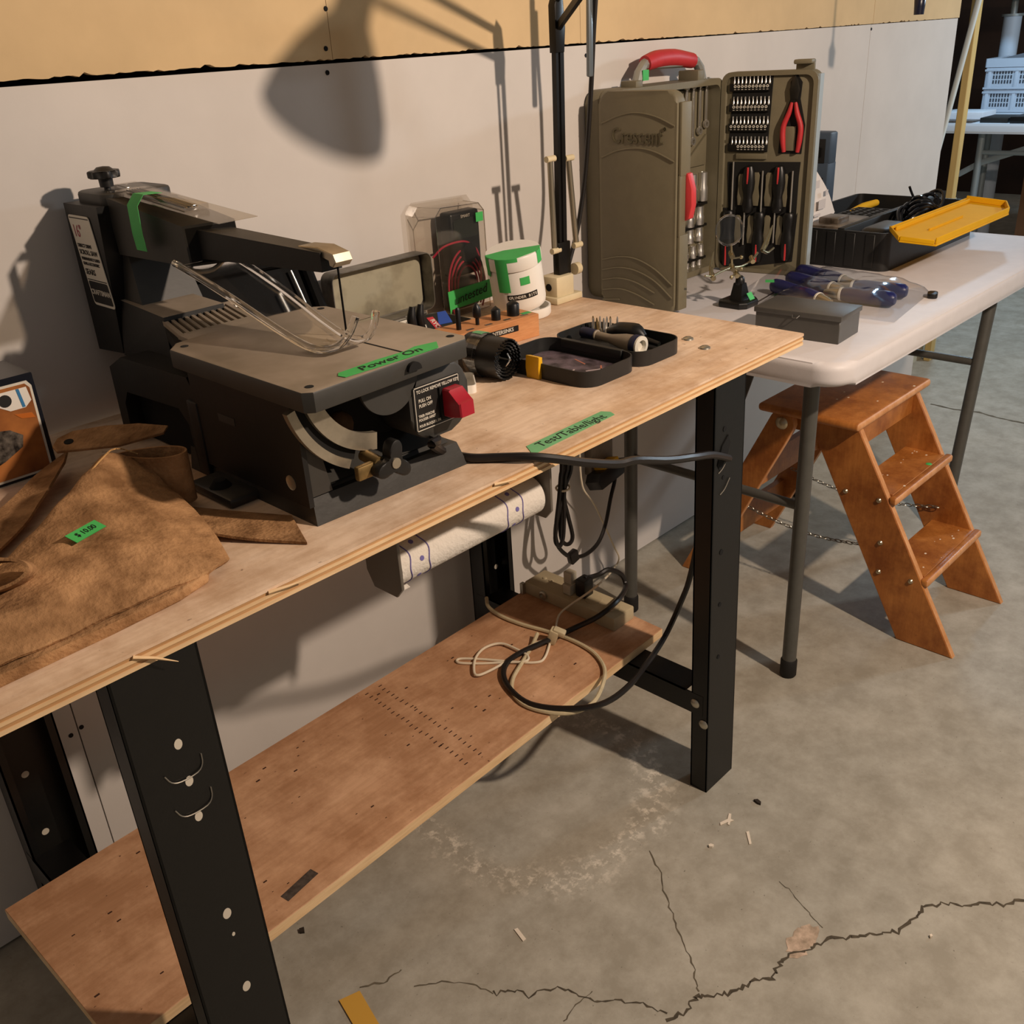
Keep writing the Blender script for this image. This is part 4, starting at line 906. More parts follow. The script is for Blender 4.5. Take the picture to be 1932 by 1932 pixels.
# ------------------------------------------------------------------ printed tool carton at the left
M_carton = mat('dark_carton', '#1c1f28', .25, 0, var=.2, vscale=20)
M_photo = mat('carton_photo', '#b0703c', .3, col2='#6d3d24', vscale=14)
cart = thing('tool_carton', 'glossy tool carton with a photo of a white tool, behind the leather apron', 'carton', (-1.1, -.12, ZB))
b = B(); b.box(-1.32, -.942, -.160, -.075, ZB, ZB+.127, bev=.001, seg=1); b.done('carton_box', M_carton, cart, True)
def pane(P, m, name, y=-.1606, th=.0004):
    b = B(); b.prism(P, y-th, y, 'y'); return b.done(name, m, cart, True, smooth=False)
pane([(-1.31, ZB+.004), (-.9485, ZB+.004), (-.9465, ZB+.112), (-.951, ZB+.119), (-1.31, ZB+.121)], M_wlabel, 'print_border')
pane([(-1.31, ZB+.007), (-.9515, ZB+.007), (-.9495, ZB+.110), (-.954, ZB+.116), (-1.31, ZB+.118)], M_photo, 'photo_print', -.1612)
pane([(-1.0, ZB+.112), (-.9535, ZB+.112), (-.9515, ZB+.095), (-.960, ZB+.088), (-.978, ZB+.088), (-.990, ZB+.096)], M_jar, 'print_white_tool', -.1617)
b = B(); b.lathe([(.0075, 0), (.0075, .0005), (0, .0005)], 18, T(-.981, -.1622, ZB+.1015) @ rotM('X', 90)); b.done('print_hub', M_dkpack, cart, True)
pane([(-.966, ZB+.112), (-.9625, ZB+.112), (-.960, ZB+.089), (-.9635, ZB+.089)], mat('print_blue', '#3f7fb0', .3), 'print_stripe', -.1622)
pane([(-1.02, ZB+.072), (-.985, ZB+.066), (-.972, ZB+.056), (-.976, ZB+.042), (-1.0, ZB+.030), (-1.03, ZB+.02)], mat('print_steel', '#6d655c', .3, col2='#1d1a18', vscale=90), 'print_chuck', -.1617)
pane([(-.975, ZB+.083), (-.955, ZB+.080), (-.952, ZB+.073), (-.968, ZB+.076)], mat('print_orange', '#c06a2c', .3), 'print_wood', -.1617)

# ------------------------------------------------------------------ suede apron heaped on the front corner
M_suede = mat('brown_suede', '#b48a61', .95, col2='#7b593a', vscale=26, bump=.55, bscale=210, spec=.15, detail=7)
ap = thing('leather_apron', 'crumpled brown suede work apron heaped on the bench beside the saw', 'apron', (-1.03, -.48, ZB))
G = [[(-1.25, -.49, .786), (-1.09, -.405, .786), (-1.02, -.375, .787), (-.965, -.345, .788), (-.935, -.325, .790), (-.910, -.345, .788)],
     [(-1.26, -.52, .815), (-1.10, -.44, .822), (-1.03, -.405, .842), (-.975, -.372, .858), (-.948, -.352, .856), (-.925, -.36, .842)],
     [(-1.27, -.535, .820), (-1.13, -.48, .828), (-1.055, -.45, .840), (-.995, -.43, .848), (-.955, -.415, .842), (-.920, -.42, .820)],
     [(-1.28, -.55, .822), (-1.15, -.52, .828), (-1.07, -.50, .834), (-1.005, -.485, .832), (-.958, -.475, .824), (-.922, -.47, .810)],
     [(-1.28, -.575, .818), (-1.16, -.555, .822), (-1.075, -.545, .820), (-1.005, -.535, .818), (-.965, -.525, .811), (-.930, -.515, .802)],
     [(-1.28, -.592, .800), (-1.165, -.586, .800), (-1.08, -.583, .799), (-1.01, -.580, .798), (-.968, -.574, .796), (-.938, -.555, .789)]]
def crv(P, n):
    P = [Vector(p) for p in P]; o = []
    for i in range(len(P)-1):
        a = P[i-1] if i else P[0]*2-P[1]; b_, c_ = P[i], P[i+1]; d = P[i+2] if i+2 < len(P) else P[-1]*2-P[-2]
        for k in range(n):
            t = k/n; o.append(.5*((2*b_)+(c_-a)*t+(2*a-5*b_+4*c_-d)*t*t+(3*b_-a-3*c_+d)*t**3))
    o.append(P[-1]); return o
def smooth_grid(G, n):
    rows = [crv(r, n) for r in G]; cols = [crv([r[j] for r in rows], n) for j in range(len(rows[0]))]
    return [[cols[j][i] for j in range(len(cols))] for i in range(len(cols[0]))]
from mathutils import noise as mnoise
def wrinkle(g, amp, sc):
    for r in g:
        for p in r:
            p.z = max(ZB+.001, p.z+amp*(mnoise.noise(Vector((p.x*sc, p.y*sc*1.7, 3.1)))+.5*mnoise.noise(Vector((p.x*sc*2.3, p.y*sc*3, 9.7)))))
    return g
g = wrinkle(smooth_grid(G, 9), .0035, 22)
b = B(); b.sheet(g, .0035); apb = b.done('bib', M_suede, ap, True, ang=80)
b = B(); b.prism([(-1.28, -.598), (-1.16, -.592), (-1.08, -.590), (-1.01, -.587), (-.975, -.577), (-.957, -.55), (-.955, -.42), (-1.1, -.42), (-1.28, -.52)], ZB+.0002, ZB+.011, bev=.003, seg=3); b.done('folded_layer', M_suede, ap, True)
# stitched seam along the ridge
row = crv([G[1][k] for k in range(6)], 9); b = B()
for i in range(4, len(row)-3):
    for f in (.2, .7):
        p = row[i].lerp(row[i+1], f)+Vector((.004, -.010, .0055)); d = row[i+1]-row[i]; M_ = frame(p, d, (0, -1, 0)); b.box(-.0016, .0016, -.0006, .0006, -.0004, .0009, M_)
b.done('stitching', mat('tan_thread', '#c59a63', .9), ap, True, smooth=False, kind='stuff')
# neck strap, tab with hole, belt loops, flap
gs = [[Vector(p) for p in ((-1.26, -.43, .797), (-1.055, -.268, .800), (-.985, -.205, .803), (-.930, -.168, .806))], [Vector(p) for p in ((-1.26, -.50, .794), (-1.072, -.345, .796), (-1.012, -.285, .803), (-.955, -.222, .814))]]
b = B(); b.sheet([crv(r, 8) for r in gs], .003); b.done('strap', M_suede, ap, True)
b = B(); Mt_ = T(-.922, -.245, .8375) @ rotM('Z', -32) @ rotM('X', 14)
P = [(-.040, -.018), (-.046, -.006), (-.042, .010), (-.026, .022), (.010, .024), (.050, .020), (.085, .006), (.080, -.008), (.03, -.022)]
b.prism(P, -.0018, .0018, M=Mt_, bev=.001); tb2 = b.done('strap_tab', M_suede, ap, True)
for x, y in ((-.028, -.001), (-.028, .0)):
    b = B(); b.lathe([(.0055, .0018), (.0055, .0024), (0, .0024)], 14, Mt_ @ T(x, y, 0)); b.done('rivet_hole', M_inside, tb2, True)
    break
n = 28; ring = []
for i in range(n):
    a = 2*math.pi*i/n; u, v = .040*math.cos(a), .015*math.sin(a)*(1.1+.4*math.cos(a)); ring.append((-.914+u*.63+v*.78, -.376-u*.78+v*.63))
b = B(); b.sheet([[(x, y, z+.004*math.sin(9*x+z*40)) for z in (.796, .815, .834, .848)] for x, y in ring], .0026, closed_u=True); b.done('belt_loop', M_suede, ap, True, ang=80)
b = B(); Mr_ = T(-1.140, -.520, .846) @ rotM('Z', -24) @ rotM('X', 62)
b.sheet([[(.034*math.cos(2*math.pi*i/n), .0145*math.sin(2*math.pi*i/n), z) for z in (-.022, -.005, .012, .024)] for i in range(n)], .0028, Mr_, closed_u=True); b.done('belt_loop', M_suede, ap, True, ang=80)
b = B(); gf = [[Vector(p) for p in ((-.905, -.405, .790), (-.880, -.450, .788), (-.841, -.522, .7875))], [Vector(p) for p in ((-.925, -.500, .794), (-.902, -.538, .790), (-.868, -.588, .7875))]]
b.sheet([[*crv(r, 6)] for r in gf], .003); b.done('pocket_flap', M_suede, ap, True)
b = B(); Mk_ = T(-1.042, -.487, .8395) @ rotM('Z', 24) @ rotM('X', 22) @ rotM('Y', 4); b.box(-.020, .020, -.007, .007, 0, .0006, Mk_); ps = b.done('price_sticker', M_tape, ap, True, label='green tape price sticker')
text('lettering', '$ 10.00', .0085, M_ink, ps, Mk_ @ T(0, 0, .0009), .0002, world=True)

# ------------------------------------------------------------------ paper towel under the front edge
M_towel = mat('paper_towel', '#d9d2c8', .95, 0, bump=.5, bscale=160, spec=.1)
M_purple = mat('purple_print', '#6d65a0', .9)
M_brk = mat('grey_bracket', '#6e675e', .5)
PY, PZ, PX0, PX1, PR = -.497, .655, -.705, -.440, .0285
ph = thing('towel_holder', 'pair of grey brackets under the bench top holding a paper towel roll', 'holder', (-.57, PY, ZU))
for x in (PX0-.008, PX1+.004):
    b = B(); P = [(PY-.034, ZU), (PY+.034, ZU), (PY+.034, PZ-.012), (PY+.022, PZ-.034), (PY-.022, PZ-.034), (PY-.034, PZ-.020)]; b.prism(P, x, x+.005, 'x', bev=.0015); b.done('bracket', M_brk, ph, True)
b = B(); b.cyl((PX0-.003, PY, PZ), (PX1+.004, PY, PZ), .008, None, 14); b.done('spindle', M_brk, ph, True)
pr = thing('paper_towel_roll', 'white paper towel roll with purple pattern hung under the bench top', 'paper towel', (-.57, PY, PZ-.03))
b = B(); Mr = T(PX0, PY, PZ) @ rotM('Y', 90); Lr = PX1-PX0
b.lathe([(.010, .0), (PR-.001, 0), (PR, .001), (PR, Lr-.001), (PR-.001, Lr), (.010, Lr), (.010, 0)], 40, Mr); b.done('roll', M_towel, pr, True)
for x in (.016, .047, Lr-.075, Lr-.045):
    b = B(); ring = [((PR+.0002)*math.cos(2*math.pi*i/48), (PR+.0002)*math.sin(2*math.pi*i/48), x+.0022*math.sin(2*math.pi*i*5/48)) for i in range(48)]; b.tube(ring, .0009, 5, 0, Mr, closed=True); b.done('printed_line', M_purple, pr, True)
for x in (.031, Lr-.060):
    for i in range(7):
        a = 2*math.pi*i/7; b = B(); b.lathe([(.0035, 0), (.0035, .0004), (0, .0004)], 8, Mr @ T((PR)*math.cos(a), (PR)*math.sin(a), x+.003*(i % 2)) @ rotM('Z', math.degrees(a)) @ rotM('Y', 90)); b.done('printed_dot', M_purple, pr, True)
b = B(); g = [[Vector((x, PY+PR*.2+dy, z)) for x in (PX0+.004, PX0+.03)] for dy, z in ((.026, PZ), (.022, PZ-.02), (.012, PZ-.032), (0, PZ-.040), (-.008, PZ-.043))]; b.sheet(g, .0006); b.done('loose_sheet', M_towel, pr, True)

# ------------------------------------------------------------------ power strip, plugs and cords on the shelf
M_beige = mat('beige_plastic', '#b7a888', .5, 0, var=.1, vscale=25)
ps_ = thing('power_strip', 'long beige metal power strip lying across the end of the shelf', 'power strip', (-.11, -.3, .2235))
b = B(); b.box(-.132, -.070, -.400, -.170, .2235, .2515, bev=.003); psb = b.done('strip_body', M_beige, ps_, True)
b = B(); b.box(-.140, -.131, -.172, -.164, .2235, .248); b.done('end_bracket', M_zinc, ps_, True)
b = B(); b.lathe([(.0095, 0), (.0095, .004), (.006, .005), (.006, .002), (0, .002)], 20, T(-.1322, -.222, .2385) @ rotM('Y', -90)); b.done('breaker_button', M_zinc, psb, True)
for y in (-.205, -.222):
    b = B(); b.lathe([(0, .003), (.004, .002), (.005, 0)], 12, T(-.098, y+.01, .2515)); b.done('rivet', M_beige, psb, True)
for y in (-.29, -.335, -.38):
    b = B(); b.lathe([(.0165, 0), (.0165, .0008), (0, .0008)], 20, T(-.101, y+.01, .2515)); b.done('outlet', M_beige, psb, True)
b = B(); b.box(-.112, -.084, -.312, -.288, .252, .290, bev=.003); b.done('black_plug', M_bplast, ps_, True)
b = B(); b.box(-.120, -.092, -.282, -.262, .252, .274, bev=.002); b.box(-.114, -.096, -.280, -.260, .272, .298, bev=.002); b.done('pale_adapter', mat('pale_adapter', '#b9b09c', .4), ps_, True)
def cord(name, pts, r, m, parent, sub=5, n=8):
    b = B(); b.tube(pts, r, n, sub); return b.done(name, m, parent, True)
cord('power_cord', [(-0.672, -0.555, 0.848), (-0.671, -0.575, 0.832), (-0.6871, -0.585, 0.8345), (-0.6329, -0.5482, 0.796), (-0.6164, -0.5716, 0.79), (-0.5944, -0.599, 0.79), (-0.5743, -0.6279, 0.791), (-0.5465, -0.645, 0.783), (-0.5055, -0.66, 0.7677), (-0.461, -0.67, 0.7533), (-0.4295, -0.675, 0.7487), (-0.3671, -0.68, 0.7283), (-0.3049, -0.68, 0.7115), (-0.2348, -0.665, 0.687), (-0.15, -0.64, 0.646), (-0.146, -0.6, 0.64)], .0056, M_cord, saw)
cord('power_cord', [(-0.146, -0.6, 0.64), (-0.125, -0.585, 0.55), (-0.1067, -0.55, 0.3946), (-0.1054, -0.53, 0.3275), (-0.1092, -0.5, 0.2445), (-0.214, -0.5379, 0.26), (-0.2873, -0.5462, 0.25), (-0.3437, -0.5349, 0.245), (-0.3804, -0.4854, 0.235), (-0.401, -0.4321, 0.231), (-0.3923, -0.3804, 0.229), (-0.3699, -0.3397, 0.229), (-0.3367, -0.3168, 0.229), (-0.2973, -0.3169, 0.231), (-0.2347, -0.3328, 0.234), (-0.177, -0.3486, 0.238), (-0.1526, -0.3805, 0.262), (-0.1009, -0.3839, 0.272), (-0.0066, -0.33, 0.2374), (-0.0009, -0.315, 0.2589), (-0.0288, -0.305, 0.2789), (-0.0561, -0.3, 0.2774), (-0.098, -0.3, 0.288)], .0052, M_cord, saw)
M_cream2 = mat('cream_cord', '#c9b995', .5, 0, var=.15, vscale=60); M_wcord = mat('white_cord', '#e0d2b8', .5)
ec = thing('extension_cord', 'cream flat extension cord looped over the shelf edge with its plug', 'cord', (-.3, -.38, .2235))
cord('cable', [(-0.2387, -0.3018, 0.235), (-0.27, -0.3153, 0.2275), (-0.3182, -0.3361, 0.2275), (-0.3635, -0.3567, 0.2275), (-0.3919, -0.3825, 0.2275), (-0.4052, -0.4175, 0.2275), (-0.4001, -0.4552, 0.2275), (-0.3815, -0.4918, 0.229), (-0.3553, -0.51, 0.231), (-0.3191, -0.5089, 0.231), (-0.264, -0.4819, 0.229), (-0.2327, -0.4543, 0.2275), (-0.2126, -0.4135, 0.2275), (-0.2068, -0.3604, 0.2275), (-0.2132, -0.3067, 0.2275), (-0.2259, -0.2498, 0.2275), (-0.2297, -0.1965, 0.2275), (-0.2209, -0.1541, 0.2275), (-0.1991, -0.1264, 0.2275)], .0038, M_cream2, ec)
b = B(); b.box(-.010, .010, -.009, .009, 0, .030, T(-.232, -.330, .2245) @ rotM('Z', 25) @ rotM('X', 18), bev=.003); b.box(-.008, .008, -.02, .004, .022, .034, T(-.232, -.330, .2245) @ rotM('Z', 25) @ rotM('X', 18), bev=.003); b.done('socket_end', M_cream2, ec, True)
wc = thing('thin_white_cord', 'thin white wire hanging from the bench and bundled on the shelf', 'cord', (-.25, -.3, .2235))
cord('cable', [(.085, -.045, .766), (.13, -.05, .60), (.172, -.06, .45)]+[(0.1796, -0.06, 0.3588), (0.1823, -0.06, 0.3329), (0.1907, -0.06, 0.3033), (0.2237, -0.06, 0.2569), (0.2614, -0.06, 0.1862), (0.2969, -0.06, 0.1137), (0.3174, -0.06, 0.0722), (0.3002, -0.06, 0.0528), (-0.1047, -0.3556, 0.31), (-0.129, -0.336, 0.285), (-0.1434, -0.3006, 0.25), (-0.1645, -0.2911, 0.235), (-0.196, -0.309, 0.228), (-0.2251, -0.3279, 0.227)], .0021, M_wcord, wc); cord('cable_loop', [(-0.2266, -0.328, 0.229), (-0.2653, -0.3137, 0.229), (-0.3289, -0.3133, 0.229), (-0.3735, -0.3101, 0.229), (-0.3987, -0.3019, 0.229), (-0.3887, -0.2837, 0.229), (-0.3608, -0.2607, 0.229), (-0.3286, -0.2517, 0.229), (-0.3, -0.265, 0.229), (-0.2952, -0.3013, 0.229), (-0.2985, -0.3323, 0.229), (-0.3143, -0.3391, 0.229), (-0.3379, -0.3084, 0.226), (-0.3707, -0.2732, 0.226), (-0.3899, -0.2445, 0.226), (-0.3799, -0.2382, 0.226), (-0.3552, -0.2713, 0.226), (-0.3295, -0.3136, 0.226), (-0.3016, -0.3532, 0.226), (-0.2783, -0.3556, 0.226), (-0.2259, -0.3246, 0.226)], .0024, M_wcord, wc)
co = thing('coiled_cord', 'coil of black power cord tied up below the bench and plugged in', 'cord', (.1, -.1, .2))
cord('cable_loop', [(.060, -.11, .766), (.066, -.107, .60)]+[(0.0676, -0.105, 0.4299), (0.0624, -0.105, 0.3949), (0.0548, -0.105, 0.3478), (0.0433, -0.105, 0.295), (0.0375, -0.105, 0.252), (0.0506, -0.105, 0.2333), (0.062, -0.105, 0.2483), (0.0677, -0.105, 0.2916), (0.0701, -0.105, 0.3419), (0.076, -0.105, 0.39), (0.0845, -0.105, 0.424)]+[(.075, -.105, .55), (.065, -.11, .7655)], .0048, M_cord, co); cord('cable_loop', [(.068, -.10, .765), (.090, -.092, .55)]+[(0.105, -0.09, 0.4131), (0.0891, -0.09, 0.3749), (0.087, -0.09, 0.3312), (0.0989, -0.09, 0.2811), (0.1111, -0.09, 0.2297), (0.1031, -0.09, 0.2142), (0.0851, -0.09, 0.2191), (0.072, -0.09, 0.2459), (0.0718, -0.09, 0.3113), (0.0779, -0.09, 0.3601), (0.0872, -0.09, 0.4069)]+[(.070, -.09, .55), (.060, -.10, .7655)], .0048, M_cord, co); cord('cable', [(.072, -.105, .7655), (.098, -.1, .55)]+[(0.1038, -0.1, 0.4136), (0.0843, -0.1, 0.3706), (0.0648, -0.1, 0.3298), (0.0444, -0.1, 0.2736), (0.0493, -0.1, 0.2349), (0.0727, -0.1, 0.2022), (0.101, -0.1, 0.1817), (0.1494, -0.095, 0.1658), (0.2001, -0.09, 0.1718), (0.2408, -0.08, 0.2008), (0.2743, -0.07, 0.2542), (0.3036, -0.06, 0.2888), (0.3062, -0.055, 0.3098), (0.2927, -0.05, 0.3202)], .0048, M_cord, co)
t0, t1 = [Vector(v) for v in [(0.0532, -0.1, 0.372), (0.0942, -0.1, 0.3568)]]; c_ = (t0+t1)/2
b = B(); b.tube([(c_.x+.017*math.cos(2*math.pi*i/20), c_.y+.013*math.sin(2*math.pi*i/20), c_.z+.002*math.sin(2*math.pi*i/20)) for i in range(20)], .0024, 6, 0, closed=True); b.done('cable_tie', M_wcord, co, True)
kx = Vector([(0.0992, -0.1, 0.1839)][0]); b = B(); b.box(-.013, .013, -.008, .008, -.014, .014, T(*kx) @ rotM('Y', -14), bev=.003)
b.done('knot', M_cord, co, True)
ot = thing('wall_outlet', 'metal outlet box with a black plug low on the white wall', 'outlet', (.30, -.01, .29))
b = B(); b.box(.265, .345, -.022, -.0005, .30, .40, bev=.002); b.done('outlet_box', mat('dusty_box', '#8d8172', .6, .2, var=.2, vscale=40), ot, True)
b = B(); Mo = T(.296, -.045, .304) @ rotM('X', -18) @ rotM('Y', -8); P = [(-.055, -.016), (.03, -.016), (.05, 0), (.05, .016), (-.045, .02), (-.06, .006)]
b.prism(P, -.022, .022, 'y', M=Mo, bev=.002); b.done('black_plug', M_bplast, ot, True)
b = B(); b.box(-.02, .035, -.018, .018, .014, .028, Mo, bev=.002); b.done('yellow_plug', M_yel2, ot, True)
# ------------------------------------------------------------------ three-leaf tool case standing on the folding table
M_olive = mat('olive_plastic', '#736b55', .55, 0, var=.08, vscale=40, bump=.06, bscale=320)
M_olive_d = mat('olive_recess', '#4f4937', .65, 0, var=.1, vscale=40)
M_cav = mat('black_cavity', '#12100d', .8)
M_grip = mat('red_grip', '#bb2f33', .5, 0, var=.12, vscale=40)
M_redtab = mat('red_latch', '#c93a3c', .45)
M_silver = mat('silver_paint', '#9fa09a', .4, .4)
Z0, Z1 = ZT+.001, 1.136
tc = thing('tool_case', 'olive plastic tool case standing open with its doors swung out', 'tool case', (.48, -.12, ZT))
# left door: outer face towards the bench
def rr_yz(y0, y1, z0, z1, r): return rrect(y1-y0, z1-z0, r, 5, (y0+y1)/2, (z0+z1)/2)
b = B(); b.prism(rr_yz(-.247, -.062, Z0, Z1, .022), .262, .291, 'x', bev=.006, seg=3); dl = b.done('left_door', M_olive, tc, True)
b = B(); b.box(.268, .298, -.2545, -.2465, Z0+.01, .875, bev=.002); b.box(.268, .300, -.2545, -.2465, .985, Z1-.02, bev=.002); b.box(.268, .290, -.2530, -.2465, .87, .99, bev=.002); b.done('door_edge', M_olive, dl, True)
b = B(); P = [(-.252, .900), (-.262, .905), (-.268, .930), (-.267, .960), (-.258, .988), (-.252, .990)]; b.prism(P, .286, .303, 'x', bev=.002); b.done('latch', M_redtab, dl, True, label='red latch')
def ridge(pts, r=.0018):
    b = B(); b.tube([(.2618, y, z) for y, z in pts], r, 6, 6); b.done('moulded_arc', M_olive, dl, True)
ridge([(-.068, 1.078), (-.11, 1.092), (-.153, 1.098), (-.20, 1.091), (-.243, 1.075)]); ridge([(-.068, 1.015), (-.11, 1.029), (-.159, 1.034), (-.20, 1.028), (-.243, 1.012)])
for k in range(5): ridge([(y, z) for y, z in ((-.066, .812-k*.021), (-.11, .822-k*.022), (-.153, .822-k*.024), (-.20, .806-k*.024), (-.243, .778-k*.026)) if z > .728])
Mtx = Matrix(((0, 0, -1, .2614), (-1, 0, 0, -.155), (0, 1, 0, 1.055), (0, 0, 0, 1)))
text('embossed_lettering', 'Crescent', .042, mat('olive_letter', '#57503a', .5), dl, Mtx, .0014, world=True, sx=.80)
text('embossed_mark', '®', .010, MATS['olive_letter'], dl, Mtx @ T(.066, .014, 0), .0012, world=True)
# body against the wall with handle
b = B(); P = rrect(.385, Z1-Z0, .024, 5, .482, (Z0+Z1)/2); b.prism(P, -.040, -.004, 'y', bev=.004); bd = b.done('case_body', M_olive, tc, True)
b = B(); P = rrect(.385, Z1-Z0, .024, 5, .482, (Z0+Z1)/2); Pi = rrect(.360, Z1-Z0-.026, .018, 5, .482, (Z0+Z1)/2); n = len(P)
v = [[b.bm.verts.new((x, y, z)) for x, z in Q] for Q, y in ((P, -.040), (P, -.084), (Pi, -.084), (Pi, -.046))]
for a_, c_ in zip(v, v[1:]):
    for i in range(n): b.bm.faces.new((a_[i], a_[(i+1) % n], c_[(i+1) % n], c_[i]))
b.done('case_rim', M_olive, tc, True)
b = B(); b.box(.31, .662, -.050, -.039, Z0+.015, Z1-.02); b.done('insert_panel', M_olive, tc, True)
for z0, z1 in ((Z0+.004, .86), (.866, 1.000), (1.006, Z1-.03)):
    b = B(); b.cyl((.672, -.088, z0), (.672, -.088, z1), .0085, None, 14); b.done('hinge_barrel', M_olive, tc, True)
b = B(); b.tube([(.400, -.048, Z1-.006), (.412, -.048, 1.160), (.428, -.048, 1.176), (.615, -.048, 1.172), (.630, -.048, 1.158), (.642, -.048, Z1-.006)], .011, 8); hd = b.done('handle_frame', M_silver, tc, True)
b = B(); b.tube([(.432, -.048, 1.177), (.47, -.048, 1.183), (.53, -.048, 1.183), (.60, -.048, 1.174)], [.0155, .0175, .0175, .0155], 14, 3); b.done('handle_grip', M_grip, hd, True, label='red rubber grip')
b = B(); b.box(.408, .428, -.0605, -.0595, 1.146, 1.166); b.done('price_sticker', M_tape, hd, True)
for q in ((.372, .396, -.07, -.03, Z1-.006, Z1+.012), (.575, .60, -.082, -.03, Z1-.006, Z1+.020)):
    b = B(); b.box(*q, bev=.003); b.done('top_lug', M_olive, tc, True)
# right door with tool insert; local u to the front, v up, n towards the bench
MB = Matrix(((.163, 0, -.987, .665), (-.987, 0, -.163, -.085), (0, 1, 0, Z0), (0, 0, 0, 1)))
b = B(); P = rrect(.2150, Z1-Z0+.010, .022, 5, .108, (Z1-Z0)/2+.005); b.prism(P, -.032, -.004, M=MB, bev=.004); dr2 = b.done('right_door', M_olive, tc, True)
b = B(); Pi = rrect(.196, Z1-Z0-.008, .018, 5, .108, (Z1-Z0)/2+.005); n = len(P)
v = [[b.bm.verts.new(MB @ Vector((x, y, z))) for x, y in Q] for Q, z in ((P, -.004), (P, .004), (Pi, .004), (Pi, -.003))]
for a_, c_ in zip(v, v[1:]):
    for i in range(n): b.bm.faces.new((a_[i], a_[(i+1) % n], c_[(i+1) % n], c_[i]))
b.done('door_rim', M_olive, dr2, True)
b = B(); b.box(.160, .200, .425, .448, -.020, -.012, MB, bev=.002); b.box(.160, .200, .440, .449, -.020, .006, MB, bev=.003); b.done('door_catch', M_olive, dr2, True)
b = B(); b.prism([(.208, .01), (.2165, .01), (.2165, .42), (.208, .42)], -.030, -.006, M=MB); b.done('edge_highlight', mat('pale_highlight', '#9aa6ac', .5), dr2, True)  # bluish highlight along the door edge, painted as a pale strip
for P, nm in (([(.020, .265), (.111, .265), (.116, .421), (.0255, .421)], 'bit_recess'), ([(.136, .262), (.188, .262), (.192, .32), (.178, .372), (.180, .405), (.166, .424), (.154, .405), (.156, .372), (.138, .32)], 'plier_recess'),
              ([(.020, .215), (.020, .243), (.188, .245), (.186, .215), (.186, .128), (.189, .137), (.184, .03), (.164, .026), (.03, .004), (.013, .012), (.010, .142), (.025, .142)], 'driver_recess')):
    b = B(); b.prism(P, -.0036, -.0026, M=MB); b.done(nm, M_cav, dr2, True, smooth=False)
# raised olive islands between the screwdrivers
for u, v0, v1, w in ((.0555, .150, .218, .010), (.090, .150, .222, .012), (.121, .150, .222, .012), (.157, .150, .220, .008), (.052, .066, .128, .010), (.083, .066, .128, .011), (.122, .066, .130, .010), (.151, .066, .130, .010)):
    b = B(); P = [(u-w*.6, v0), (u+w*.6, v0), (u+w*.8, v0+.02), (u+w*.5, v0+.04), (u+w*.7, v1-.006), (u+w*.4, v1), (u-w*.4, v1), (u-w*.7, v1-.006), (u-w*.5, v0+.04), (u-w*.8, v0+.02)]; b.prism(P, -.003, .003, M=MB, bev=.001); b.done('insert_island', M_olive, dr2, True)
b = B(); b.box(.146, .174, .268, .318, -.003, .003, MB, bev=.002); b.done('insert_island', M_olive, dr2, True)
b = B(); b.box(.040, .112, .250, .262, -.003, .002, MB, bev=.001); b.done('insert_island', M_olive, dr2, True)
# bit rails with white rings
for r_, (ua, ub, vv, nb) in enumerate(((.0327, .1062, .3999, 10), (.0312, .1053, .3583, 10), (.0268, .1057, .3182, 10), (.0452, .1028, .2767, 8))):
    rl = thing('bit_rail', ['top black rail of driver bits in the open case door', 'second black rail of driver bits in the case door', 'third black rail of driver bits in the case door', 'lowest black rail of driver bits, above the screwdrivers'][r_], 'bit rail', tuple(MB @ Vector((.068, vv, 0))), group='bit rails in the case door')
    b = B(); b.box(.020, .112, vv-.010, vv+.006, -.002, .004, MB, bev=.001); b.done('rail', M_bplast, rl, True)
    for k in range(nb):
        u = ua+(ub-ua)*k/(nb-1)
        b = B(); b.lathe([(.0030, 0), (.0030, .0005), (.0015, .0005), (.0015, 0)], 14, MB @ T(u, vv, .0041)); b.done('size_ring', M_wlabel, rl, True)
        b = B(); b.box(-.0022, .0022, -.0006, .0006, 0, .0003, MB @ T(u, vv-.0062, .0041)); b.done('size_mark', M_wprint, rl, True)
    for k in range(10):
        u = .030+(.080)*k/9; b = B(); w = (.0022, .0016, .0028, .0018)[(k*7+r_) % 4]
        b.lathe([(0, 0), (.0024, 0), (.0024, .006), (.0013, .008), (w*.7, .014), (w*.5, .017), (0, .0175)], 8, MB @ T(u, vv+.004, .002) @ rotM('X', -90)); b.done('bit', M_chrome, rl, True)
# diagonal cutters
pl = thing('cutting_pliers', 'diagonal cutting pliers with red handles held in the case door', 'pliers', tuple(MB @ Vector((.165, .34, 0))))
M_gun = mat('gun_metal', '#3b3833', .38, .8)
b = B(); b.prism([(.158, .372), (.174, .372), (.177, .392), (.172, .412), (.166, .419), (.160, .412), (.155, .392)], -.002, .006, M=MB, bev=.002); b.done('jaws', M_gun, pl, True)
b = B(); b.prism([(.158, .362), (.174, .362), (.173, .376), (.159, .376)], -.002, .004, M=MB); b.done('pivot', M_gun, pl, True)
for s_ in (-1, 1):
    b = B(); b.tube([(.166+s_*.004, .366, .003), (.166+s_*.009, .345, .004), (.166+s_*.019, .318, .005), (.166+s_*.0185, .290, .005), (.166+s_*.015, .266, .004)], [.0035, .0055, .006, .006, .0045], 10, 4, MB); b.done('handle', M_grip, pl, True)
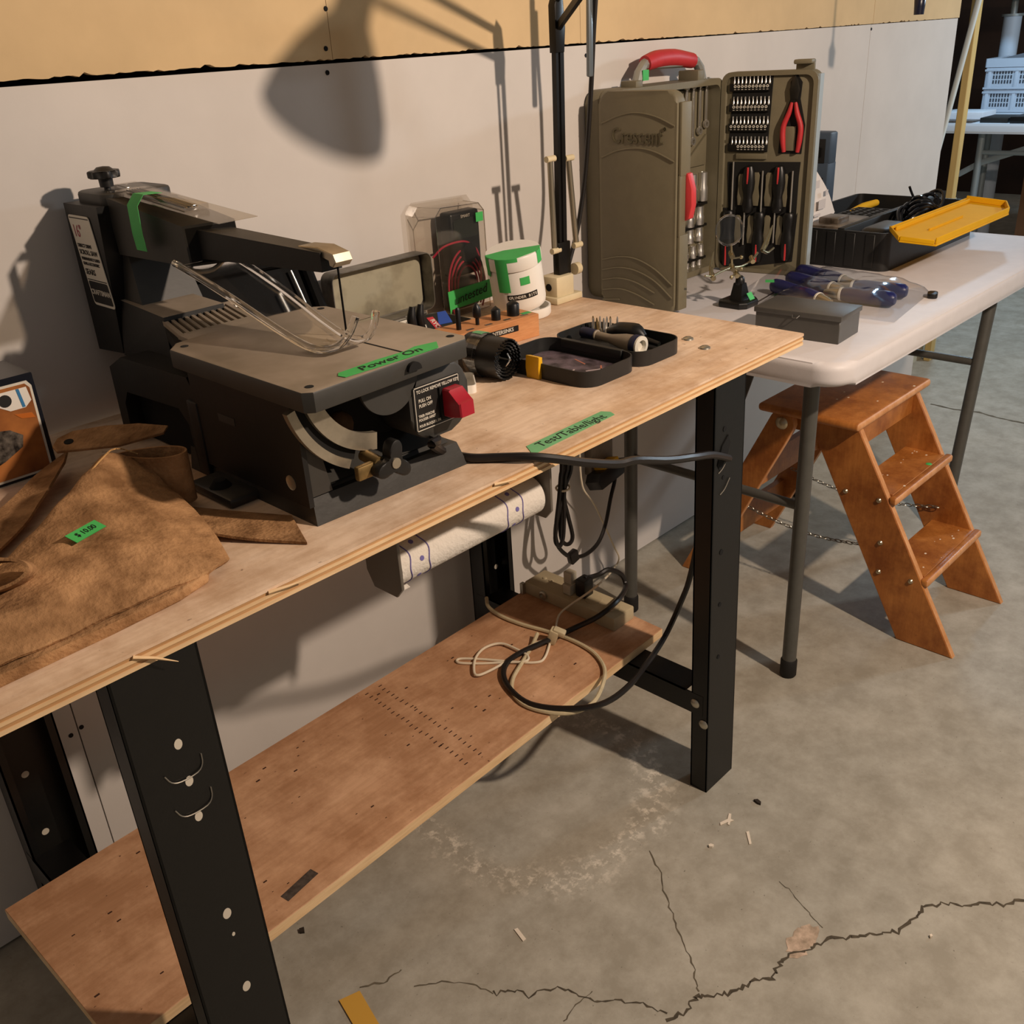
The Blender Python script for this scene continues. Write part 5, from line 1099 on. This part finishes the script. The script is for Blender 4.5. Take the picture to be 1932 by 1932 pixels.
# screwdrivers
def driver(u0, v0, v1, up, us, vs0, vs1, label):
    """handle from v0 to v1 with shaft vs0..vs1 at us"""
    t = thing('screwdriver', label, 'screwdriver', tuple(MB @ Vector((u0, min(v0, v1), 0))), group='screwdrivers in the case door')
    H = abs(v1-v0); b = B(); Mz = MB @ T(u0, v0, .003) @ rotM('X', -90 if v1 > v0 else 90)
    b.lathe([(r*1.28, z) for r, z in ((0, 0), (.008, 0), (.0105, .004), (.0105, H*.15), (.0085, H*.28), (.0080, H*.36), (.0108, H*.50), (.0118, H*.65), (.0100, H*.88), (.0070, H*.98), (0, H))], 18, Mz @ Matrix.Diagonal((1, .8, 1, 1))); b.done('handle', M_bplast, t, True)
    a, c_ = (v0+(v1-v0)*.62, v0+(v1-v0)*.97); b = B(); b.box(u0-.0012, u0+.0028, min(a, c_), max(a, c_), .0118, .0150, MB, bev=.001); b.done('grip_stripe', M_redtab, t, True, label='red grip stripe')
    b = B(); b.cyl((us, vs0, .003), (us, vs1, .003), .0022, .0019, 10, MB); b.done('shaft', M_chrome, t, True)
driver(.0740, .135, .237, 1, .0672, .134, .062, 'screwdriver with its handle up under the bit rails of the case door')
driver(.1440, .137, .238, 1, .1390, .136, .070, 'screwdriver with its handle up under the red pliers')
driver(.0285, .138, .010, 0, .0360, .139, .244, 'screwdriver with its handle down beside the case hinge')
driver(.1025, .137, .023, 0, .1058, .138, .226, 'screwdriver with its handle down in the middle of the case door')
driver(.1710, .138, .031, 0, .1742, .139, .227, 'screwdriver with its handle down near the outer edge of the case door')
# sockets and wrenches in the case body
def socket(x, z0, z1, r, label):
    b = B(); h = z1-z0; b.lathe([(0, 0), (r*.92, 0), (r, .002), (r, h*.45), (r*.86, h*.55), (r*.86, h-.001), (r*.6, h), (r*.55, h-.004), (0, h-.004)], 16, T(x, -.056, z0)); o = b.done('socket', M_chrome); tag(o, label, 'socket', 'chrome sockets in the case body')
ROWS = (('long deep chrome socket in the top row of the case body', (.602, .644), .876, .940, .0125), ('chrome socket in the second row of the case body', (.593, .632), .824, .866, .0125),
        ('chrome socket in the third row of the case body', (.594, .632), .787, .819, .0115), ('small chrome socket in the fourth row of the case body', (.578, .609, .641), .750, .778, .0095),
        ('tiny chrome socket in the bottom row of the case body', (.586, .612, .637), .7205, .744, .0075))
for lab_, xs, z0, z1, r in ROWS:
    for k, x in enumerate(xs): socket(x, z0, z1, r, lab_+', '+('next to the hinge' if k == len(xs)-1 else 'nearest the red latch' if k == 0 else 'between two others'))
for z in (.8705, .8215, .7465):
    b = B(); b.box(.56, .658, -.062, -.050, z-.003, z+.003, bev=.001); b.done('socket_strip', M_bplast, bd, True)
for k, (x, za, zb_) in enumerate(((.598, 1.010, 1.128), (.624, 1.030, 1.130), (.649, 1.042, 1.130), (.572, .995, 1.127))):
    w = thing('wrench', ['longest chrome combination wrench but one beside the case door hinge', 'chrome wrench of middle length in the case body', 'shortest chrome wrench next to the case hinge', 'longest chrome wrench in the case body half hidden by the left door'][k], 'wrench', (x, -.056, za), group='wrenches in the case body')
    b = B(); b.box(x-.004, x+.004, -.058, -.054, za+.008, zb_-.010, bev=.001); b.done('shank', M_chrome, w, True)
    b = B(); b.lathe([(.0085, -.003), (.0095, 0), (.0085, .003), (.0045, .003), (.0045, -.003), (.0085, -.003)], 18, T(x, -.057, za) @ rotM('X', 90)); b.done('ring_end', M_chrome, w, True)
    b = B(); b.prism([(x-.010, zb_+.006), (x-.009, zb_-.006), (x, zb_-.012), (x+.009, zb_-.006), (x+.010, zb_+.006), (x+.005, zb_+.008), (x+.004, zb_-.001), (x-.004, zb_-.001), (x-.005, zb_+.008)], -.060, -.053, 'y'); b.done('open_end', M_chrome, w, True)
b = B(); b.prism([(.56, .955), (.655, 1.02), (.655, .955)], -.056, -.049, 'y', bev=.001); b.done('insert_island', M_olive, bd, True)

# ------------------------------------------------------------------ helping-hand magnifier
hh = thing('helping_hand', 'magnifier stand with crocodile clips on a black base by the tool case', 'magnifier stand', (.408, -.308, ZT))
Mb_ = T(.4085, -.3085, ZT)
b = B(); b.prism([(-.036, .026), (-.036, -.022), (-.024, -.034), (.018, -.034), (.036, -.018), (.036, .020), (.02, .034), (-.024, .034)], 0, .013, M=Mb_, bev=.003); b.done('base', M_bplast, hh, True)
b = B(); hexa(b, [(-.016, -.014, .012), (.018, -.014, .012), (.018, .014, .012), (-.016, .014, .012), (-.008, -.010, .046), (.008, -.010, .046), (.008, .010, .046), (-.008, .010, .046)], Mb_); bevel_all(b, .002); b.lathe([(0, .0), (.008, 0), (.010, .004), (.009, .016), (.004, .021), (0, .022)], 16, Mb_ @ T(0, 0, .040)); b.done('post', M_bplast, hh, True)
b = B(); b.box(-.009, .009, -.008, .008, 0, .0006, Mb_ @ T(.006, -.0225, .020) @ rotM('X', 55)); b.done('price_sticker', M_tape, hh, True, label='small green price sticker')
M_nickel = mat('nickel', '#b5a988', .25, .95)
Y = -.31
def rod(p, r=.0022, name='rod', m=M_nickel): b = B(); b.tube(p, r, 8, 3); return b.done(name, m, hh, True)
rod([(.408, Y, .775), (.398, Y, .782), (.384, Y, .795), (.374, Y, .802)], .0024); rod([(.303, Y, .797), (.340, Y, .800), (.374, Y, .800), (.410, Y, .796), (.449, Y, .801), (.470, Y, .812)], .0024, 'crossbar')
rod([(.373, Y, .800), (.370, Y, .82), (.366, Y, .848)], .0024)
for p in ((.303, Y, .796), (.374, Y, .800), (.449, Y, .802), (.369, Y, .826), (.390, Y, .784)):
    b = B(); b.cyl((p[0]-.006, Y-.006, p[2]-.003), (p[0]+.006, Y+.006, p[2]+.003), .0052, None, 10); b.done('joint', M_nickel, hh, True)
for p0, p1 in (((.373, Y, .818), (.400, Y-.004, .816)), ((.38, Y, .796), (.402, Y-.004, .792)), ((.276, Y, .802), (.30, Y, .797)), ((.386, Y, .786), (.366, Y-.004, .782))):
    b = B(); b.cyl(p0, p1, .0018, None, 8); b.sph(p1, .0042, 8); b.done('wing_screw', M_nickel, hh, True)
for q in ([(.486, Y, .815), (.500, Y, .832), (.512, Y, .846), (.524, Y, .859)], [(.488, Y, .811), (.506, Y, .824), (.516, Y, .842), (.524, Y, .859)], [(.486, Y, .814), (.505, Y-.002, .806), (.527, Y-.004, .812)]): rod(q, [.0034, .003, .0024, .0010][:len(q)], 'clip_jaw', M_nickel)
for q in ([(.300, Y, .800), (.299, Y, .820), (.303, Y, .844)], [(.296, Y, .800), (.294, Y, .818), (.303, Y, .844)]): rod(q, [.003, .0026, .0010], 'clip_jaw', M_nickel)
camdir = Vector((-1.337-.357, -1.3595+.31, 1.236-.877)).normalized(); ML = T(.357, Y, .876) @ Vector((0, 0, 1)).rotation_difference(Vector((-.55, -.8, .12)).normalized()).to_matrix().to_4x4()
b = B(); b.tube([(.0285*math.cos(2*math.pi*i/40), .0285*math.sin(2*math.pi*i/40), 0) for i in range(40)], .0020, 8, 0, ML, closed=True); lr = b.done('lens_ring', M_film_e, hh, True)
b = B(); b.lathe([(0, -.003), (.014, -.0022), (.0278, 0), (.014, .0022), (0, .003)], 36, ML); b.done('lens', film('lens_glass', '#f4f4f2', .05, .35, .02), lr, True)

# ------------------------------------------------------------------ grey metal box
M_gbox = mat('grey_hammer_paint', '#55534f', .42, .25, var=.08, vscale=60)
gb = thing('metal_box', 'small grey sheet-metal box with closed lid at the table corner', 'metal box', (.305, -.52, ZT))
Mg = T(.258, -.604, ZT) @ rotM('Z', 4)
b = B(); b.box(0, .090, 0, .162, 0, .043, Mg, bev=.001, seg=1); b.done('box_body', M_gbox, gb, True)
b = B(); b.box(-.003, .093, -.003, .165, .041, .051, Mg, bev=.0015); lb_ = b.done('lid', M_gbox, gb, True)
b = B(); b.tube([(-.003, .075, .044), (-.008, .078, .040), (-.008, .086, .040), (-.003, .089, .044)], .0012, 6, 0, Mg); b.done('hasp', M_gbox, lb_, True)

# ------------------------------------------------------------------ bag of blue-handled chisels
M_blueh = mat('blue_handle', '#161b55', .35, 0, var=.12, vscale=30)
ch = [((.530, -.318), (.474, -.452), 'blue-handled chisel lying along the bag edge next to the grey box'), ((.540, -.578), (.533, -.470), 'blue-handled chisel at the shiny end of the bag'), ((.612, -.570), (.601, -.462), 'blue-handled chisel at the far end of the bag, beside the black cap'),
      ((.680, -.296), (.640, -.420), 'blue-handled chisel furthest from the grey box in the bag'), ((.606, -.312), (.572, -.430), 'blue-handled chisel in the middle of the bag')]
for (xa, ya), (xb, yb), lab_ in ch:
    a, c_ = Vector((xa, ya, ZT+.0175)), Vector((xb, yb, ZT+.0165)); L_ = (c_-a).length
    t = thing('chisel', lab_, 'chisel', (xa, ya, ZT), group='chisels in the clear bag')
    M_ = T(*a) @ Vector((0, 0, 1)).rotation_difference((c_-a).normalized()).to_matrix().to_4x4()
    b = B(); b.lathe([(0, -.004), (.010, -.002), (.0145, .004), (.0158, .02), (.0150, L_*.5), (.0158, L_*.8), (.0135, L_-.006), (.012, L_), (0, L_)], 20, M_); b.done('handle', M_blueh, t, True)
    b = B(); b.lathe([(.0125, L_-.003), (.0135, L_-.002), (.0135, L_+.002), (.0125, L_+.003)], 20, M_); b.done('collar', M_wlabel, t, True)
    b = B(); b.lathe([(.0118, L_+.002), (.0100, L_+.02), (.0060, L_+.036), (0, L_+.036)], 18, M_); b.done('ferrule', M_steel, t, True)
bg = thing('plastic_bag', 'clear zip plastic bag wrapped around the blue-handled chisels', 'bag', (.58, -.44, ZT))
cor = [Vector((.425, -.345, 0)), Vector((.440, -.625, 0)), Vector((.690, -.590, 0)), Vector((.760, -.300, 0))]
nu, nv = 22, 22; g = []
for i in range(nu+1):
    r = []
    for j in range(nv+1):
        s_, t_ = i/nu, j/nv; p = (cor[0]*(1-s_)+cor[3]*s_)*(1-t_)+(cor[1]*(1-s_)+cor[2]*s_)*t_
        e = min(1, 4.2*min(s_, 1-s_), 4.2*min(t_, 1-t_)); h = .0355*(e**.6)+.0045*mnoise.noise(Vector((p.x*38, p.y*38, 1)))*e+.002*mnoise.noise(Vector((p.x*90, p.y*60, 5)))*e
        r.append((p.x, p.y, ZT+.0012+h))
    g.append(r)
b = B(); b.sheet(g); M_bag = film('bag_film', '#f1f2f4', .045, .38, .12); bgf = b.done('bag_film', M_bag, bg, True, ang=80)
gz = [[(.425, -.345, ZT+.001), (.760, -.300, ZT+.001)], [(.455, -.285, ZT+.018), (.800, -.235, ZT+.03)]]
b = B(); b.sheet(gz); b.done('bag_mouth', M_bag, bg, True)
b = B(); b.tube([(.430, -.337, ZT+.004), (.764, -.291, ZT+.006)], .0016, 6); b.done('zip_strip', M_film_e, bg, True)
b = B(); b.box(-.011, .011, -.009, .009, 0, .0006, T(.482, -.335, ZT+.0375) @ rotM('Z', 30)); b.done('price_sticker', M_tape, bg, True, label='green price sticker')
o = B().prism(rrect(.032, .020, .008, 4), 0, .010, M=T(.660, -.606, ZT) @ rotM('Z', 20), bev=.002).done('rubber_cap', M_bplast); tag(o, 'small black rubber cap on the table past the chisel bag', 'cap')

# ------------------------------------------------------------------ black tool box with yellow organiser lid
M_tbox = mat('black_pebble_plastic', '#1b1a19', .5, 0, var=.15, vscale=40, bump=.08, bscale=260)
M_yell = mat('yellow_lid', '#dba514', .75, 0, var=.05, vscale=30, bump=.03, bscale=200, spec=.15)
tx = thing('tool_box', 'open black plastic tool box with a yellow organiser lid folded out', 'tool box', (1.08, -.27, ZT))
bx0, bx1, by0, by1, hz = .820, 1.335, -.432, -.112, .085
openbox(bx1-bx0, by1-by0, hz, .006, .022, T((bx0+bx1)/2, (by0+by1)/2, ZT)).done('box_body', M_tbox, tx, True)
for k in range(6):
    y = by0+.03+k*.047; b = B(); b.box(bx0-.0025, bx0+.003, y, y+.022, ZT+.006, ZT+hz-.004, bev=.001, seg=1); b.done('side_rib', M_tbox, tx, True)
b = B(); b.box(bx0+.005, bx1-.005, -.325, -.307, ZT+.01, ZT+hz+.004, bev=.003); b.done('divider', M_tbox, tx, True)
Mlid = T(.850, by0+.012, ZT+hz+.004) @ rotM('X', 4)
b = B(); b.prism([(.0, 0), (-.085, -.06), (-.070, -.135), (.355, -.135), (.435, -.10), (.435, 0)], -.004, .0, M=Mlid, bev=.001, seg=1); yl = b.done('organiser_lid', M_yell, tx, True, label='yellow organiser lid')
for q in (((0, -.004), (.43, -.004)), ((.0, -.014), (.425, -.014)), ((-.068, -.132), (.355, -.132)), ((.355, -.132), (.434, -.098)), ((-.083, -.06), (-.070, -.130)), ((0, 0), (-.083, -.058)), ((.434, -.098), (.434, -.002))):
    b = B(); (xa, ya), (xb, yb) = q; L_ = math.hypot(xb-xa, yb-ya); b.box(0, L_, -.002, .002, 0, .014 if ya < -.09 else .009, Mlid @ T(xa, ya, 0) @ rotM('Z', math.degrees(math.atan2(yb-ya, xb-xa))), bev=.001, seg=1); b.done('lid_rib', M_yell, yl, True)
b = B(); b.box(.05, .24, -.070, -.067, 0, .005, Mlid); b.done('lid_rib', M_yell, yl, True)
# things in the tool box
def lump(name, label, cat, fn, m, group=None): b = B(); fn(b); o = b.done(name, m); tag(o, label, cat, group); return o
lump('yellow_tool', 'yellow plastic handled tool lying at the back of the tool box', 'tool', lambda b: b.tube([(1.10, -.20, ZT+.07), (1.20, -.19, ZT+.072), (1.29, -.185, ZT+.07)], [.009, .0105, .009], 10, 3), M_yell)
lump('yellow_clip', 'small yellow clip beside the blue case in the tool box', 'clip', lambda b: b.tube([(1.075, -.135, ZT+.080), (1.095, -.14, ZT+.090), (1.115, -.135, ZT+.086)], [.006, .008, .006], 8, 3), M_yell)
def cable_fn(b):
    for k in range(5):
        pts = [(1.08+.055*math.cos(a)+.02*k, -.375+.030*math.sin(a), ZT+.06+.038*abs(math.sin(a+.4*k))+.006*k) for a in [2*math.pi*i/14 for i in range(14)]]; b.tube(pts, .0045, 7, 2, closed=True)
    b.tube([(1.13, -.36, ZT+.10), (1.14, -.34, ZT+.125), (1.135, -.335, ZT+.140)], .003, 6, 3)
lump('cable_bundle', 'glossy black cable bundled in the tool box under the yellow lid', 'cable', cable_fn, mat('glossy_cord', '#0f0f12', .18))
lump('black_case', 'black rounded charger case lying in the front of the tool box', 'case', lambda b: b.box(.86, 1.0, -.415, -.335, ZT+.01, ZT+.085, None, .02, 4), M_bplast)
lump('wood_block_set', 'grey brown parts package lying in the back of the tool box', 'package', lambda b: (b.box(.87, 1.03, -.29, -.20, ZT+.02, ZT+.082, None, .004), b.box(.90, .96, -.27, -.22, ZT+.08, ZT+.095, None, .003)), mat('clear_pack_grey', '#6d6154', .35, col2='#3a3026', vscale=30))
lump('grid_tray', 'black gridded tray lying across the back of the tool box', 'tray', lambda b: [b.box(1.04+.022*i, 1.045+.022*i, -.29, -.20, ZT+.04, ZT+.080) for i in range(6)] and [b.box(1.04, 1.155, -.29+.022*j, -.285+.022*j, ZT+.0401, ZT+.0799) for j in range(5)] and b.box(1.036, 1.160, -.293, -.197, ZT+.008, ZT+.042), M_tbox)
mn = thing('manual_sheet', 'white printed instruction sheet propped up in the tool box', 'paper', (.93, -.2, ZT+.03))
gp = [[Vector((.840, -.198, .76)), Vector((.93, -.205, .755)), Vector((1.012, -.205, .805))], [Vector((.858, -.190, .86)), Vector((.915, -.195, .865)), Vector((.968, -.200, .868))], [Vector((.872, -.180, .945)), Vector((.885, -.182, .946)), Vector((.897, -.184, .944))]]
b = B(); b.sheet(smooth_grid(gp, 6), .0004); sh = b.done('sheet', mat('white_paper', '#ddd6d0', .8), mn, True)
for x, z, w, h in ((.905, .885, .020, .018), (.935, .835, .034, .022), (.915, .812, .03, .006), (.955, .86, .012, .012)):
    b = B(); b.box(x-w/2, x+w/2, -.2085, -.2078, z-h/2, z+h/2); b.done('printed_figure', mat('pale_print', '#c9c2bf', .8), sh, True)
# blue-grey drill case standing at the back
M_dcase = mat('blue_grey_plastic', '#3d4a59', .5, 0, var=.1, vscale=30)
dc = thing('drill_case', 'blue-grey plastic drill case half standing behind the black tool box', 'drill case', (1.19, -.05, ZT))
b = B(); b.box(1.165, 1.212, -.099, -.008, ZT, .900, bev=.004); b.box(1.165, 1.207, -.101, -.006, .895, .975, bev=.006); dcb = b.done('case_shell', M_dcase, dc, True)
for z0, z1 in ((.898, .958), (.812, .862)):
    b = B(); b.box(1.1635, 1.1655, -.088, -.035, z0, z1, bev=.0008); b.done('moulded_recess', M_cav, dcb, True)
b = B(); b.cyl((1.160, -.078, .925), (1.160, -.02, .925), .012, None, 12); b.done('drill_body', M_bplast, dc, True)
b = B(); b.cyl((1.158, -.075, .838), (1.158, -.045, .838), .006, None, 12); b.done('drill_chuck', M_chrome, dc, True)
# ------------------------------------------------------------------ far room seen past the end of the wall
M_ftop = mat('far_white_top', '#dde3ea', .5); M_fleg = mat('far_grey_leg', '#8d9597', .45, .3)
ft = thing('far_table', 'white folding table with pale grey legs past the end of the wall', 'table', (4.25, .2, 0))
b = B(); b.prism(rrect(.80, 1.70, .04, 5, 4.25, .10), .70, .745, bev=.012, seg=3); b.done('tabletop', M_ftop, ft, True)
for x0, x1, y in ((3.98, 3.98, .51), (4.50, 4.50, .66), (3.98, 3.98, -.55), (4.50, 4.50, -.55)):
    b = B(); b.cyl((x1, y, .0), (x0, y, .70), .017, None, 14); b.done('leg', M_fleg, ft, True)
b = B(); b.cyl((3.98, .51, .60), (3.98, -.55, .60), .011, None, 10); b.done('crossbar', M_fleg, ft, True)
b = B(); b.tube([(3.98, .60, .49), (3.98, .50, .55), (3.98, .30, .62), (3.98, .05, .66)], .012, 8, 0, flat=(.004, .014)); b.done('brace', M_fleg, ft, True)
M_crate = mat('pale_crate', '#b7c3d0', .5); M_crated = mat('crate_gap', '#3c424a', .8)
def crate(z0, z1, y1, label):
    t = thing('folding_crate', label, 'crate', (4.6, y1-.25, z0), group='stacked folding crates')
    X = 4.445; W = .50; y0 = y1-W
    openbox(.34, W, z1-z0, .012, .01, T(X+.17, (y0+y1)/2, z0)).done('crate_body', M_crate, t, True)
    b = B(); b.box(X-.006, X+.346, y0-.006, y1+.006, z1-.020, z1-.001, bev=.003); t_ = None
    b.bm.free()
    for k in range(4):
        yc = y1-.025-k*.135
        b = B(); b.box(X-.006, X, yc-.008, yc+.008, z0+.004, z1-.006, bev=.001); b.done('post_rib', M_crate, t, True)
    for q in (z0+.006, z1-.012):
        b = B(); b.box(X-.008, X, y0, y1, q-.005, q+.005, bev=.001); b.done('rim_rib', M_crate, t, True)
    for k in range(3):
        for r in range(3):
            for c_ in range(7):
                y = y1-.043-k*.135-c_*.0145; z = z0+.028+r*.023
                b = B(); b.box(X-.0012, X+.001, y-.008, y, z, z+.017); b.done('slot', M_crated, t, True)
    return t
crate(.746, .856, .705, 'lower pale blue slotted crate standing on the far table')
crate(.858, .963, .705, 'middle pale blue slotted crate on the far table stack')
cb_ = thing('folding_crate', 'folded solid-sided pale blue crate on top of the far stack', 'crate', (4.6, .45, .965), group='stacked folding crates')
openbox(.345, .512, .042, .012, .01, T(4.615, .455, .965)).done('crate_body', M_crate, cb_, True)
b = B(); b.prism([(.66, .0), (.50, .0), (.52, .028)], 4.5, 4.62, 'x', M=T(0, 0, 1.004)); b.done('folded_flap', mat('flap_grey', '#6c737c', .6), cb_, True)
po = thing('jack_post', 'pale steel jack post standing behind the crates', 'post', (4.85, .745, 0))
b = B(); b.cyl((4.85, .745, 0), (4.85, .745, 1.20), .046, None, 24); b.done('tube', M_crate, po, True)
b = B(); b.cyl((4.85, .745, 1.20), (4.85, .745, 1.212), .058, None, 24); b.cyl((4.85, .745, 1.21), (4.85, .745, 1.30), .018, None, 14); b.done('screw_head', M_fleg, po, True)
b = B(); b.box(4.55, 5.2, .2, 1.0, 1.30, 1.36); o = b.done('wooden_beam', M_stud); tag(o, 'pale wooden beam resting on the jack post', 'beam')
for nm, lab_, m, bx in (('white_box', 'flat white box lying on the far table beside the crates', M_ftop, (4.02, 4.20, .535, .735, .7455, .782)), ('magazine', 'thin grey magazine lying at the edge of the far table', M_sticker, (3.87, 4.00, .53, .70, .7455, .752)), ('dark_binder', 'dark flat binder lying in front of the crates', M_dkpack, (3.89, 4.08, .37, .50, .7455, .768)), ('tape_deck', 'black and silver deck lying in front of the crates', M_bplast, (3.87, 4.05, .10, .355, .7455, .775))):
    b = B(); b.box(*bx, bev=.003); o = b.done(nm, m); tag(o, lab_, nm.split('_')[-1] if nm != 'tape_deck' else 'deck')
lump('leaning_stick', 'pale painted stick leaning against the stud past the wall', 'stick', lambda b: b.cyl((1.885, .026, .002), (2.42, .028, 1.333), .008, .010, 12), mat('pale_stick', '#c3c9c6', .6))
lump('leaning_board', 'brown sheet of board leaning under the far table', 'board', lambda b: b.box(4.2, 4.22, -.6, .35, .0, .55), mat('brown_board', '#6b4a2f', .8, var=.2, vscale=8))
# black strap handle hanging on the wall above the table
hg = thing('hanging_tool', 'dark blue handled tool hanging from above over the folding table', 'tool', (1.55, -.35, 1.33))
Lp = Vector((-.04, -1.86, 1.76)); W0 = Vector((1.335, 0, 1.15)); 
c0 = Vector((1.0899, -0.3274, 1.2679))
b = B(); b.tube([c0+Vector((0, 0, .10)), c0+Vector((0, 0, .02)), c0, c0+Vector((0, 0, -.032))], [.003, .004, .013, .011], 10, 2); b.done('grip', mat('dark_blue_grip', '#14162a', .3), hg, True)
b = B(); b.cyl(c0+Vector((0, 0, .08)), c0+Vector((0, 0, .95)), .0025, None, 6); b.done('cord', M_cord, hg, True)

# ------------------------------------------------------------------ litter on the floor
M_scrap = mat('white_scrap', '#ddd0bd', .8); M_leaf = mat('dark_chip', '#2c2218', .8); M_ypaper = mat('yellow_paper', '#c7973a', .8)
def scrap(name, label, cat, P, m, h=.0012, group=None):
    b = B(); b.prism(P, .0004, .0004+h); o = b.done(name, m, None, smooth=False); tag(o, label, cat, group)
scrap('paper_scrap', 'white crossed paper scrap on the floor in front of the bench leg', 'scrap', [(-0.2218, -0.6996), (-0.2062, -0.7047), (-0.1931, -0.6992), (-0.1913, -0.7029), (-0.2024, -0.7091), (-0.2016, -0.7146), (-0.2078, -0.7117), (-0.2162, -0.715), (-0.2168, -0.7114), (-0.2113, -0.7091), (-0.2262, -0.7033)], M_scrap, 0.0012, None)
scrap('paper_scrap', 'straight white paper scrap beside the crossed one on the floor', 'scrap', [(-0.2116, -0.745), (-0.207, -0.7476), (-0.2287, -0.7658), (-0.2327, -0.7639)], M_scrap, 0.0012, None)
scrap('paper_scrap', 'white paper strip alone on the floor off the shelf', 'scrap', [(-0.6173, -0.5828), (-0.6118, -0.5854), (-0.6181, -0.609), (-0.6242, -0.6082)], M_scrap, 0.0012, None)
scrap('wood_chip', 'dark curled chip on the floor in front of the bench leg', 'chip', [(-0.1382, -0.7152), (-0.1328, -0.72), (-0.135, -0.7282), (-0.1398, -0.7302), (-0.141, -0.725)], M_leaf, 0.004, None)
scrap('wood_chip', 'small dark chip on the floor beside the shelf end', 'chip', [(-0.8391, -0.3277), (-0.8323, -0.3309), (-0.8371, -0.3391), (-0.8421, -0.3349)], M_leaf, 0.004, None)
scrap('pebble', 'small pale pebble on the floor near the paper scraps', 'pebble', [(-0.2795, -0.7139), (-0.275, -0.7157), (-0.2738, -0.7212), (-0.2789, -0.7214), (-0.282, -0.7171)], M_scrap, 0.004, None)
scrap('pebble', 'small pale pebble past the crack on the floor', 'pebble', [(-0.2188, -1.0612), (-0.2155, -1.0628), (-0.2178, -1.0656), (-0.2219, -1.0637)], M_scrap, 0.004, None)
scrap('yellow_paper', 'folded yellow paper lying on the floor beyond the front leg', 'paper', [(-0.8742, -0.4766), (-0.8444, -0.487), (-0.8633, -0.5657), (-0.8931, -0.5617)], M_ypaper, 0.002, None)
for o in list(bpy.data.objects):
    if '_m' in o: del o['_m']
